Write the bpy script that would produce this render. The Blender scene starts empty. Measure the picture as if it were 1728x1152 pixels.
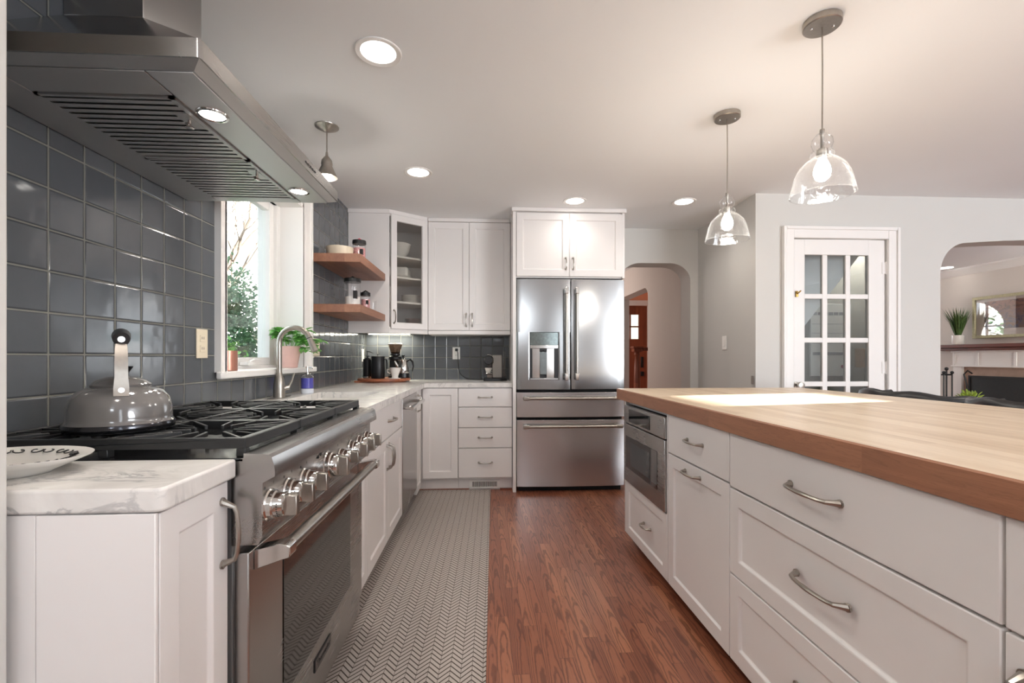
import bpy, math, random
from mathutils import Vector, Matrix
random.seed(7)
PI = math.pi
SC = bpy.context.scene
COL = SC.collection

# ------------------------------------------------------------------ camera, world, lights, exposure
cam_d = bpy.data.cameras.new('camera'); cam = bpy.data.objects.new('camera', cam_d); COL.objects.link(cam)
cam_d.sensor_width = 36.0; cam_d.lens = 778.5 / 1728 * 36.0
cam_d.shift_y = (602.8 - 576) / 1728
cam_d.clip_start = 0.02; cam_d.clip_end = 200
cam.location = (0, 0, 1.13); cam.rotation_euler = (PI / 2, 0, -0.0557)
SC.camera = cam

W = bpy.data.worlds.new('World'); SC.world = W; W.use_nodes = True
_bg = W.node_tree.nodes['Background']; _bg.inputs[0].default_value = (0.80, 0.90, 1.0, 1); _bg.inputs[1].default_value = 1.7

def sun(name, direction, strength, color, angle=0.6):
    l = bpy.data.lights.new(name, 'SUN'); l.energy = strength; l.color = color; l.angle = math.radians(angle)
    o = bpy.data.objects.new(name, l); COL.objects.link(o)
    o.rotation_euler = Vector(direction).to_track_quat('-Z', 'Y').to_euler(); return o
def area(name, loc, direction, sx, sy, power, color=(1, 1, 1), spread=180):
    l = bpy.data.lights.new(name, 'AREA'); l.shape = 'RECTANGLE'; l.size = sx; l.size_y = sy
    l.energy = power; l.color = color; l.spread = math.radians(spread)
    o = bpy.data.objects.new(name, l); COL.objects.link(o); o.location = loc
    o.rotation_euler = Vector(direction).to_track_quat('-Z', 'Y').to_euler(); return o
def point(name, loc, power, color, r=0.03):
    l = bpy.data.lights.new(name, 'POINT'); l.energy = power; l.color = color; l.shadow_soft_size = r
    o = bpy.data.objects.new(name, l); COL.objects.link(o); o.location = loc; return o

sun('sun', (-1, -0.18, -0.249), 42.0, (1.0, 0.95, 0.88), 0.5)
DAY = (0.90, 0.95, 1.0)
# lamps standing in for daylight: rear ones at added openings, the others without windows
area('daylight_fill_rear_left', (-0.32, -2.26, 1.96), (0, 1, 0.25), 1.5, 0.45, 16, DAY)
area('daylight_fill_rear_centre', (1.62, -2.28, 1.35), (0, 1, 0.2), 0.45, 1.7, 5, DAY)
area('daylight_fill_rear_right', (4.45, -2.15, 1.35), (-0.30, 1, 0.55), 1.9, 1.7, 140, DAY)
area('living_fill', (5.0, 10.4, 1.6), (0, -1, 0), 1.8, 1.5, 60, DAY)
area('hall_fill', (0.45, 6.9, 1.7), (1, 0, 0), 1.2, 1.4, 16, (1.0, 0.9, 0.84))
WARM = (1.0, 0.93, 0.85)

SC.view_settings.view_transform = 'Standard'; SC.view_settings.look = 'None'
SC.view_settings.exposure = 0.36; SC.view_settings.gamma = 1.0; SC.view_settings.use_curve_mapping = False
SC.cycles.use_denoising = True
SC.cycles.max_bounces = 8; SC.cycles.diffuse_bounces = 5; SC.cycles.glossy_bounces = 4
SC.cycles.transparent_max_bounces = 12; SC.cycles.transmission_bounces = 6
SC.cycles.sample_clamp_indirect = 6.0
SC.cycles.caustics_reflective = False; SC.cycles.caustics_refractive = False

# ------------------------------------------------------------------ materials
def s2l(c):
    return tuple((x / 255 / 12.92) if x / 255 <= 0.04045 else ((x / 255 + 0.055) / 1.055) ** 2.4 for x in c) + (1,)
class NT:
    def __init__(s, name):
        s.m = bpy.data.materials.new(name); s.m.use_nodes = True; s.t = s.m.node_tree
        s.b = s.t.nodes['Principled BSDF']; s.out = s.t.nodes['Material Output']
    def n(s, ty, **kw):
        x = s.t.nodes.new(ty)
        for k, v in kw.items(): setattr(x, k, v)
        return x
    def l(s, a, b): s.t.links.new(a, b)
    def inp(s, sock, v):
        if isinstance(v, bpy.types.NodeSocket): s.l(v, sock)
        elif v is not None: sock.default_value = v
    def math(s, op, a, b=None, c=None):
        x = s.n('ShaderNodeMath', operation=op); s.inp(x.inputs[0], a)
        if b is not None: s.inp(x.inputs[1], b)
        if c is not None: s.inp(x.inputs[2], c)
        return x.outputs[0]
    def pos(s):
        g = s.n('ShaderNodeNewGeometry'); x = s.n('ShaderNodeSeparateXYZ'); s.l(g.outputs['Position'], x.inputs[0])
        return g.outputs['Position'], x.outputs[0], x.outputs[1], x.outputs[2]
    def comb(s, a, b, c):
        x = s.n('ShaderNodeCombineXYZ'); s.inp(x.inputs[0], a); s.inp(x.inputs[1], b); s.inp(x.inputs[2], c); return x.outputs[0]
    def noise(s, vec, scale, detail=3, rough=0.5, dist=0.0):
        x = s.n('ShaderNodeTexNoise'); s.l(vec, x.inputs['Vector']); s.inp(x.inputs['Scale'], scale); x.inputs['Detail'].default_value = detail
        x.inputs['Roughness'].default_value = rough; x.inputs['Distortion'].default_value = dist; return x.outputs[0]
    def white(s, vec):
        x = s.n('ShaderNodeTexWhiteNoise', noise_dimensions='3D'); s.l(vec, x.inputs['Vector']); return x.outputs['Value']
    def ramp(s, f, stops, interp='LINEAR'):
        x = s.n('ShaderNodeValToRGB'); s.inp(x.inputs[0], f); r = x.color_ramp; r.interpolation = interp
        while len(r.elements) < len(stops): r.elements.new(0.5)
        for e, (p, c) in zip(r.elements, stops): e.position = p; e.color = c if len(c) == 4 else tuple(c) + (1,)
        return x.outputs[0]
    def mix(s, f, a, b, blend='MIX'):
        x = s.n('ShaderNodeMix', data_type='RGBA', blend_type=blend); s.inp(x.inputs[0], f); s.inp(x.inputs[6], a); s.inp(x.inputs[7], b); return x.outputs[2]
    def bump(s, h, strength=0.3, dist=0.002, normal=None):
        x = s.n('ShaderNodeBump'); s.inp(x.inputs['Height'], h); x.inputs['Strength'].default_value = strength
        x.inputs['Distance'].default_value = dist
        if normal is not None: s.l(normal, x.inputs['Normal'])
        return x.outputs[0]
    def smooth(s, v, lo, hi):
        x = s.n('ShaderNodeMapRange', interpolation_type='SMOOTHSTEP'); s.inp(x.inputs[0], v)
        x.inputs[1].default_value = lo; x.inputs[2].default_value = hi; return x.outputs[0]

def plain(name, rgb, rough=0.5, metal=0.0, spec=0.5, coat=0.0, var=0.04, vscale=30, bump=0.0, bscale=200, emit=None, estr=0):
    t = NT(name); c = s2l(rgb); P = t.n('ShaderNodeNewGeometry').outputs['Position']
    n = t.noise(P, vscale, 3)
    lo = tuple(x * (1 - var) for x in c[:3]) + (1,); hi = tuple(min(1, x * (1 + var)) for x in c[:3]) + (1,)
    t.l(t.ramp(n, [(0.3, lo), (0.7, hi)]), t.b.inputs['Base Color'])
    t.b.inputs['Roughness'].default_value = rough; t.b.inputs['Metallic'].default_value = metal
    t.b.inputs['Specular IOR Level'].default_value = spec; t.b.inputs['Coat Weight'].default_value = coat
    if bump: t.l(t.bump(t.noise(P, bscale, 3), bump, 0.001), t.b.inputs['Normal'])
    if emit: t.b.inputs['Emission Color'].default_value = emit + (1,); t.b.inputs['Emission Strength'].default_value = estr
    return t.m

def steel(name, rgb, rough=0.25, dirv='Z', amt=0.02, scale=1.0, metal=1.0):
    t = NT(name); P, x, y, z = t.pos()
    k = {'X': (2, 400, 400), 'Y': (400, 2, 400), 'Z': (400, 400, 2)}[dirv]
    v = t.comb(t.math('MULTIPLY', x, k[0] * scale), t.math('MULTIPLY', y, k[1] * scale), t.math('MULTIPLY', z, k[2] * scale))
    n = t.noise(v, 1.0, 2)
    big = t.noise(P, 3.0, 2)
    r = t.math('ADD', t.math('MULTIPLY', n, amt), t.math('ADD', rough - amt / 2 - 0.03, t.math('MULTIPLY', big, 0.06)))
    t.l(r, t.b.inputs['Roughness']); c = s2l(rgb)
    t.l(t.ramp(n, [(0.2, tuple(q * 0.99 for q in c[:3]) + (1,)), (0.8, c)]), t.b.inputs['Base Color'])
    t.b.inputs['Metallic'].default_value = metal
    return t.m

def thin_glass(name, tint=(1, 1, 1), refl=0.12, rough=0.0, bumpy=False, alpha_white=0.0, ior=1.45):
    t = NT(name); t.t.nodes.remove(t.b)
    tr = t.n('ShaderNodeBsdfTransparent'); tr.inputs[0].default_value = tint + (1,)
    gl = t.n('ShaderNodeBsdfGlossy'); gl.inputs['Roughness'].default_value = rough; gl.inputs[0].default_value = (1, 1, 1, 1)
    fr = t.n('ShaderNodeLayerWeight'); fr.inputs[0].default_value = 0.5
    P = t.n('ShaderNodeNewGeometry').outputs['Position']
    r0 = ((ior - 1) / (ior + 1)) ** 2 * (1 + refl)
    f = t.math('ADD', t.math('MULTIPLY', t.math('POWER', fr.outputs[1], 5.0), 0.9 - r0), r0)
    if bumpy:
        vo = t.n('ShaderNodeTexVoronoi'); t.l(P, vo.inputs['Vector']); vo.inputs['Scale'].default_value = 170
        sp = t.math('LESS_THAN', vo.outputs['Distance'], 0.17)
        n = t.bump(t.math('ADD', t.noise(P, 60, 2), sp), 0.6, 0.003)
        t.l(n, gl.inputs['Normal']); t.l(n, fr.inputs['Normal'])
        t.l(t.ramp(fr.outputs[1], [(0.0, (.99, .99, .99)), (0.55, (.95, .95, .95)), (0.95, (.62, .62, .62))]), tr.inputs[0])
        df = t.n('ShaderNodeBsdfTranslucent'); df.inputs[0].default_value = (1, 1, 1, 1)
        m0 = t.n('ShaderNodeMixShader'); t.l(t.math('ADD', t.math('ADD', t.math('MULTIPLY', sp, 0.16), 0.012), t.math('MULTIPLY', t.math('POWER', fr.outputs[1], 3.0), 0.16)), m0.inputs[0]); t.l(tr.outputs[0], m0.inputs[1]); t.l(df.outputs[0], m0.inputs[2])
        base = m0.outputs[0]
    else: base = tr.outputs[0]
    m = t.n('ShaderNodeMixShader'); t.l(f, m.inputs[0]); t.l(base, m.inputs[1]); t.l(gl.outputs[0], m.inputs[2])
    t.l(m.outputs[0], t.out.inputs[0]); return t.m

def emit(name, rgb, strength):
    t = NT(name); t.t.nodes.remove(t.b); e = t.n('ShaderNodeEmission'); e.inputs[0].default_value = tuple(rgb) + (1,)
    e.inputs[1].default_value = strength; t.l(e.outputs[0], t.out.inputs[0]); return t.m

def tile_mat(name, axis, a0, z0):
    """glazed square tile, pitch .111; axis = horizontal world axis of the wall"""
    t = NT(name); P, x, y, z = t.pos(); p = 0.111
    a = {'X': x, 'Y': y}[axis]
    ua = t.math('DIVIDE', t.math('SUBTRACT', a, a0), p); uz = t.math('DIVIDE', t.math('SUBTRACT', z, z0), p)
    def edge(u):
        f = t.math('FRACT', u); return t.math('MINIMUM', f, t.math('SUBTRACT', 1.0, f))
    e = t.math('MINIMUM', edge(ua), edge(uz))
    cell = t.comb(t.math('FLOOR', ua), t.math('FLOOR', uz), 3.0)
    grout = t.math('LESS_THAN', e, 0.020)
    w1 = t.white(cell)
    base = t.ramp(w1, [(0.0, s2l((76, 80, 85))), (0.5, s2l((84, 88, 93))), (1.0, s2l((91, 95, 100)))])
    mott = t.noise(P, 22, 4, 0.6)
    base = t.mix(t.math('MULTIPLY', mott, 0.35), base, s2l((104, 107, 111)))
    edgec = t.smooth(e, 0.02, 0.07)
    col = t.mix(edgec, s2l((66, 70, 75)), base)
    col = t.mix(grout, col, s2l((126, 125, 118)))
    t.l(col, t.b.inputs['Base Color'])
    t.l(t.math('ADD', t.math('MULTIPLY', grout, 0.6), 0.10), t.b.inputs['Roughness'])
    t.b.inputs['Specular IOR Level'].default_value = 0.55
    # every tile is set a little out of plane, with a wavy glaze and pillowed edges
    w2 = t.white(t.comb(t.math('FLOOR', ua), t.math('FLOOR', uz), 9.0)); w3 = t.white(t.comb(t.math('FLOOR', ua), t.math('FLOOR', uz), 17.0))
    tilt = t.math('ADD', t.math('MULTIPLY', t.math('SUBTRACT', w2, 0.5), t.math('FRACT', ua)), t.math('MULTIPLY', t.math('SUBTRACT', w3, 0.5), t.math('FRACT', uz)))
    h = t.math('ADD', t.math('MULTIPLY', t.smooth(e, 0.005, 0.06), 1.0), t.math('ADD', t.math('MULTIPLY', tilt, 0.9), t.math('MULTIPLY', t.noise(P, 9, 2), 1.0)))
    t.l(t.bump(h, 0.75, 0.0022), t.b.inputs['Normal'])
    return t.m

def marble():
    t = NT('honed_marble'); P, x, y, z = t.pos()
    v = t.comb(t.math('ADD', t.math('MULTIPLY', x, 0.8), t.math('MULTIPLY', y, 0.5)), t.math('MULTIPLY', y, 2.2), z)
    n1 = t.noise(v, 4.5, 6, 0.62, 1.3); ve = t.math('ABSOLUTE', t.math('SUBTRACT', n1, 0.5))
    vein = t.smooth(ve, 0.0, 0.035); patch = t.smooth(t.noise(P, 3.0, 3), 0.42, 0.62)
    n2 = t.noise(P, 9, 5, 0.6, 0.8)
    col = t.ramp(n2, [(0.3, s2l((212, 208, 204))), (0.7, s2l((236, 233, 229)))])
    f = t.math('MULTIPLY', t.math('SUBTRACT', 1.0, vein), patch)
    col = t.mix(t.math('MULTIPLY', f, 0.55), col, s2l((128, 128, 132)))
    t.l(col, t.b.inputs['Base Color']); t.b.inputs['Roughness'].default_value = 0.22
    return t.m

def floor_mat():
    t = NT('red_oak_strip'); P, x0, y0, z = t.pos(); w = 0.0585
    x = t.math('SUBTRACT', x0, t.math('MULTIPLY', y0, -0.011))
    u = t.math('DIVIDE', x, w); row = t.math('FLOOR', u)
    off = t.white(t.comb(row, 4.0, 1.0)); L = 0.62
    v = t.math('ADD', t.math('DIVIDE', y0, L), t.math('MULTIPLY', off, 7.3)); cell = t.math('FLOOR', v)
    r = t.white(t.comb(row, cell, 2.0)); r2 = t.white(t.comb(row, cell, 5.0))
    col = t.ramp(r, [(0.0, s2l((140, 84, 62))), (0.35, s2l((152, 94, 70))), (0.7, s2l((160, 101, 75))), (1.0, s2l((176, 116, 86)))])
    fu = t.math('SUBTRACT', t.math('FRACT', u), t.math('ADD', 0.2, t.math('MULTIPLY', r2, 0.6)))
    # cathedral grain: rings of a long distorted cone
    nv = t.comb(t.math('MULTIPLY', x, 15), t.math('ADD', t.math('MULTIPLY', y0, 4.0), t.math('MULTIPLY', r, 40)), r2)
    nz = t.noise(nv, 1.0, 4, 0.55)
    g = t.math('ADD', t.math('MULTIPLY', t.math('MULTIPLY', fu, fu), 7.0), t.math('ADD', t.math('MULTIPLY', y0, 3.6), t.math('MULTIPLY', nz, 3.4)))
    wv = t.math('SINE', t.math('MULTIPLY', g, 6.2832))
    line = t.smooth(wv, 0.0, 0.9)
    fine = t.noise(t.comb(t.math('MULTIPLY', x, 320), t.math('MULTIPLY', y0, 5), r), 1.0, 3, 0.6)
    dark = t.math('ADD', t.math('MULTIPLY', line, 0.52), t.math('MULTIPLY', t.smooth(fine, 0.42, 0.75), 0.28))
    col = t.mix(dark, col, s2l((66, 32, 22)))
    fx = t.math('FRACT', u); ex = t.math('MINIMUM', fx, t.math('SUBTRACT', 1.0, fx))
    fy = t.math('FRACT', v); ey = t.math('MULTIPLY', t.math('MINIMUM', fy, t.math('SUBTRACT', 1.0, fy)), L / w)
    seam = t.math('LESS_THAN', t.math('MINIMUM', ex, ey), 0.014)
    col = t.mix(t.math('MULTIPLY', seam, 0.65), col, s2l((50, 22, 14)))
    t.l(col, t.b.inputs['Base Color'])
    t.l(t.math('ADD', 0.23, t.math('MULTIPLY', fine, 0.14)), t.b.inputs['Roughness'])
    t.l(t.bump(t.math('SUBTRACT', 1.0, t.math('ADD', dark, seam)), 0.12, 0.001), t.b.inputs['Normal'])
    t.b.inputs['Coat Weight'].default_value = 0.25; t.b.inputs['Coat Roughness'].default_value = 0.2
    return t.m

def rug_mat():
    t = NT('herringbone_weave'); P, x0, y0, z = t.pos(); w = 0.0392
    x = t.math('ADD', x0, t.math('MULTIPLY', y0, -0.0165)); y = y0
    u = t.math('DIVIDE', x, w); f = t.math('FRACT', u)
    par = t.math('MODULO', t.math('ADD', t.math('FLOOR', u), 100.0), 2.0)
    tri = t.math('ADD', t.math('MULTIPLY', par, t.math('SUBTRACT', 1.0, f)), t.math('MULTIPLY', t.math('SUBTRACT', 1.0, par), f))
    v = t.math('DIVIDE', t.math('ADD', y, t.math('MULTIPLY', tri, 0.043)), 0.0255)
    fv = t.math('FRACT', v)
    line = t.math('LESS_THAN', fv, 0.26)
    edge = t.math('LESS_THAN', t.math('MINIMUM', f, t.math('SUBTRACT', 1.0, f)), 0.035)
    dk = t.math('MAXIMUM', line, t.math('MULTIPLY', edge, 0.55))
    yarn = t.noise(P, 420, 2, 0.7); st = t.noise(t.comb(t.math('MULTIPLY', x, 3), t.math('MULTIPLY', y, 1.2), 0.0), 2.0, 2)
    lc = t.mix(yarn, s2l((158, 148, 141)), s2l((212, 200, 192)))
    lc = t.mix(t.math('MULTIPLY', st, 0.35), lc, s2l((186, 184, 184)))
    dkc = t.mix(yarn, s2l((58, 51, 47)), s2l((104, 95, 88)))
    t.l(t.mix(dk, lc, dkc), t.b.inputs['Base Color']); t.b.inputs['Roughness'].default_value = 0.95
    t.b.inputs['Specular IOR Level'].default_value = 0.1
    h = t.math('ADD', t.math('MULTIPLY', t.math('SUBTRACT', 1.0, dk), 1.0), t.math('MULTIPLY', yarn, 0.8))
    t.l(t.bump(h, 0.8, 0.003), t.b.inputs['Normal']); return t.m

def wood(name, ca, cb, cc, axis='Y', strip=0.04, rough=0.4, grain=1.0, cross='X', stripvar=1.0):
    t = NT(name); P, x, y, z = t.pos(); ax = {'X': x, 'Y': y, 'Z': z}
    al, cr = ax[axis], ax[cross]; other = [k for k in 'XYZ' if k not in (axis, cross)][0]
    row = t.math('FLOOR', t.math('DIVIDE', cr, strip)); off = t.white(t.comb(row, 7.0, 1.0))
    cell = t.math('FLOOR', t.math('ADD', t.math('MULTIPLY', al, 1.4), t.math('MULTIPLY', off, 5.0)))
    r = t.white(t.comb(row, cell, 3.0))
    n = t.noise(t.comb(t.math('MULTIPLY', cr, 30), t.math('ADD', t.math('MULTIPLY', al, 2.5), t.math('MULTIPLY', r, 17 * stripvar)), t.math('MULTIPLY', ax[other], 30)), 1.0, 5, 0.6, 0.6)
    f = t.math('ADD', t.math('MULTIPLY', r, 0.45 * stripvar), t.math('MULTIPLY', n, 0.75))
    col = t.ramp(f, [(0.15, s2l(ca)), (0.5, s2l(cb)), (0.9, s2l(cc))])
    g = t.math('SINE', t.math('MULTIPLY', t.math('ADD', n, t.math('MULTIPLY', cr, 1.0)), 70))
    col = t.mix(t.math('MULTIPLY', t.smooth(g, 0.6, 1.0), 0.22 * grain), col, tuple(q * 0.45 for q in s2l(ca)[:3]) + (1,))
    t.l(col, t.b.inputs['Base Color']); t.b.inputs['Roughness'].default_value = rough
    t.l(t.bump(n, 0.05, 0.001), t.b.inputs['Normal']); return t.m

M = dict(
    wall=plain('wall_paint', (208, 206, 202), 0.75, spec=0.2, var=0.012, vscale=2, bump=0.04, bscale=120),
    wall_pink=plain('hall_wall_paint', (212, 204, 197), 0.8, spec=0.2, var=0.012, vscale=2, bump=0.04, bscale=120),
    peach=plain('peach_paint', (226, 160, 128), 0.8, spec=0.2, var=0.01, vscale=2),
    ceiling=plain('ceiling_paint', (240, 241, 242), 0.85, spec=0.15, var=0.008, vscale=1.5),
    trim=plain('trim_paint', (236, 233, 230), 0.35, spec=0.4, var=0.01, vscale=4),
    cab=plain('cabinet_paint', (234, 230, 228), 0.33, spec=0.45, var=0.01, vscale=5),
    cab_in=plain('cabinet_interior', (232, 227, 220), 0.6, var=0.01),
    dark=plain('black_rubber', (16, 16, 17), 0.6, var=0.02),
    gap=plain('shadow_gap_black', (12, 12, 13), 0.8, var=0.02),
    black=plain('black_plastic', (22, 22, 24), 0.32, var=0.02),
    blackm=plain('matte_black_metal', (22, 23, 26), 0.38, spec=0.5, var=0.05),
    iron=plain('cast_iron', (32, 33, 34), 0.42, spec=0.5, var=0.1, vscale=60, bump=0.15, bscale=700),
    enamel=plain('cooktop_enamel', (20, 20, 22), 0.25, var=0.05),
    steel=steel('stainless_vertical', (178, 176, 175), 0.26, 'Z'),
    steelx=steel('stainless_horizontal', (176, 174, 172), 0.27, 'Y'),
    steel_d=steel('stainless_hood', (196, 196, 196), 0.36, 'Y', metal=0.85), steel_l=steel('stainless_light_panel', (215, 216, 218), 0.36, 'Y', metal=0.8),
    fridge=steel('stainless_fridge', (162, 162, 162), 0.19, 'Z', amt=0.01),
    fridgeh=steel('stainless_fridge_drawer', (196, 193, 193), 0.24, 'X', amt=0.01, metal=0.85),
    nickel=plain('brushed_nickel', (172, 166, 158), 0.3, metal=1.0, var=0.05, vscale=80),
    chrome=plain('polished_steel', (205, 202, 198), 0.12, metal=1.0, var=0.03),
    marble=marble(), floor=floor_mat(), rug=rug_mat(),
    butcher=wood('butcher_block_top', (186, 160, 130), (211, 188, 160), (226, 207, 182), 'Y', 0.042, 0.32, 0.5, 'X'),
    butcher_e=wood('butcher_block_edge', (142, 96, 72), (168, 118, 90), (184, 134, 104), 'Y', 0.2, 0.4, 1.0, 'Z', 0.3),
    walnut=wood('walnut_shelf', (118, 78, 62), (150, 104, 82), (172, 124, 100), 'Y', 0.06, 0.45, 0.9, 'X'),
    redwood=wood('cherry_stained_wood', (96, 48, 30), (132, 68, 44), (150, 82, 54), 'Z', 0.12, 0.35, 0.8, 'X'),
    mantel=wood('mantel_wood', (78, 34, 24), (104, 50, 36), (126, 64, 46), 'Y', 0.2, 0.4, 0.6, 'Z'),
    tray=wood('acacia_tray', (112, 56, 34), (160, 92, 62), (190, 122, 88), 'X', 0.05, 0.4, 1.0, 'Y'),
    ceramic=plain('white_ceramic', (232, 228, 222), 0.22, var=0.01),
    cream=plain('cream_stoneware', (222, 210, 188), 0.4, var=0.03),
    plate_cream=plain('almond_plastic', (226, 214, 190), 0.35, var=0.01),
    plate_white=plain('white_plastic', (232, 230, 226), 0.35, var=0.01),
    glass=thin_glass('clear_glass'), pane=thin_glass('window_glass', (0.97, 1.0, 0.99)),
    cabglass=thin_glass('cabinet_glass', (0.90, 0.90, 0.89)), doorglass=thin_glass('door_glass', (0.78, 0.80, 0.80), 0.4),
    artglass=thin_glass('picture_glass', (1, 1, 1), 0.6, ior=1.8),
    ovenglass=plain('oven_glass', (18, 15, 14), 0.05, spec=0.8, coat=0.25, var=0.02),
    darkglass=plain('microwave_glass', (30, 31, 34), 0.05, spec=0.8, coat=0.6, var=0.02),
    seeded=thin_glass('seeded_glass', (0.99, 0.99, 0.99), 0.5, bumpy=True),
    bulb=emit('lamp_glow', (1.0, 0.93, 0.82), 22), can=emit('downlight_glow', (1.0, 0.95, 0.88), 9),
    led=emit('led_strip', (1.0, 0.97, 0.80), 12),
    copper=plain('copper_pot', (196, 140, 122), 0.3, metal=0.7, var=0.05), pink=plain('pink_clay', (214, 176, 166), 0.6, var=0.03),
    leaf=plain('basil_leaf', (124, 184, 96), 0.4, var=0.25, vscale=40), leaf_d=plain('shrub_leaf', (122, 152, 128), 0.6, var=0.4, vscale=8),
    grass=plain('grass_blade', (72, 98, 48), 0.5, var=0.3, vscale=30), lime=plain('succulent_leaf', (150, 170, 70), 0.5, var=0.2),
    soil=plain('potting_soil', (50, 36, 28), 0.9, var=0.2, vscale=200),
    kettle=plain('graphite_enamel', (112, 109, 108), 0.14, metal=0.15, spec=0.7, coat=0.6, var=0.02),
    kettle_d=plain('dark_chrome', (72, 72, 76), 0.14, metal=0.9, var=0.02),
    soap=plain('violet_soap', (84, 84, 176), 0.15, var=0.02), soap_w=plain('clear_base_plastic', (222, 226, 234), 0.2, var=0.01),
    flour=plain('flour', (236, 233, 228), 0.9, var=0.02), jar_fill=plain('pink_and_white_contents', (206, 150, 150), 0.8, var=0.3, vscale=120),
    label=plain('black_label', (24, 22, 24), 0.5, var=0.02), pinkbit=plain('pink_plastic', (206, 72, 96), 0.4, var=0.03),
    leather=plain('black_leather', (24, 25, 28), 0.33, spec=0.6, var=0.1, vscale=30, bump=0.5, bscale=60),
    bark=plain('bark', (120, 106, 96), 0.9, var=0.2, vscale=30),
    brick_w=plain('white_painted_masonry', (224, 224, 220), 0.8, var=0.05, vscale=3, bump=0.6, bscale=12),
    stone=plain('outdoor_paving', (170, 166, 158), 0.9, var=0.1, vscale=3),
    brass=plain('brass', (170, 140, 80), 0.3, metal=1.0, var=0.04),
    sand=plain('firebox_stone', (176, 148, 132), 0.7, var=0.08, vscale=12), soot=plain('firebox_black', (24, 26, 26), 0.6, var=0.2),
    mat=plain('picture_mount', (226, 214, 206), 0.8, var=0.01), gold=plain('pale_gilt_frame', (176, 168, 136), 0.4, metal=0.4, var=0.15, vscale=60),
    greybin=plain('smoky_plastic', (120, 108, 100), 0.2, var=0.05), taupe=plain('taupe_plastic', (142, 136, 130), 0.35, var=0.03),
    paper=plain('chart_paper', (206, 206, 204), 0.7, var=0.02), tan=plain('tan_shade', (186, 158, 128), 0.7, var=0.02),
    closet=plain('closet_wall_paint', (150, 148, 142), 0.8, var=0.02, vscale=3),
)
def smoky(): return thin_glass('smoky_hopper', (0.66, 0.58, 0.53), 0.3)
M['smoky'] = smoky()
M['tileL'] = tile_mat('grey_glazed_tile_side', 'Y', 1.2981, 1.138)
M['tileB'] = tile_mat('grey_glazed_tile_back', 'X', -1.048, 1.130)

def painting_mat():
    t = NT('abstract_river_painting'); P, x, y, z = t.pos()
    n = t.noise(t.comb(0.0, t.math('MULTIPLY', y, 5), t.math('MULTIPLY', z, 9)), 1.6, 6, 0.65, 1.0)
    hz = t.smooth(z, 1.45, 1.95)
    a = t.ramp(n, [(0.3, s2l((40, 44, 66))), (0.45, s2l((96, 112, 140))), (0.55, s2l((150, 120, 104))), (0.7, s2l((70, 42, 54)))])
    b = t.ramp(n, [(0.3, s2l((84, 44, 56))), (0.5, s2l((176, 120, 92))), (0.62, s2l((52, 40, 60))), (0.75, s2l((200, 170, 150)))])
    t.l(t.mix(hz, a, b), t.b.inputs['Base Color']); t.b.inputs['Roughness'].default_value = 0.6; return t.m
M['painting'] = painting_mat()
def siding_mat():
    t = NT('pale_coursed_masonry'); P, x, y, z = t.pos()
    b = t.n('ShaderNodeTexBrick'); t.l(t.comb(y, z, 0.0), b.inputs['Vector']); b.inputs['Scale'].default_value = 3.4
    b.inputs['Mortar Size'].default_value = 0.012; b.inputs['Color1'].default_value = s2l((222, 221, 218)); b.inputs['Color2'].default_value = s2l((206, 204, 200)); b.inputs['Mortar'].default_value = s2l((150, 149, 148))
    t.l(b.outputs[0], t.b.inputs['Base Color']); t.b.inputs['Roughness'].default_value = 0.9; return t.m
M['siding'] = siding_mat()

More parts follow.
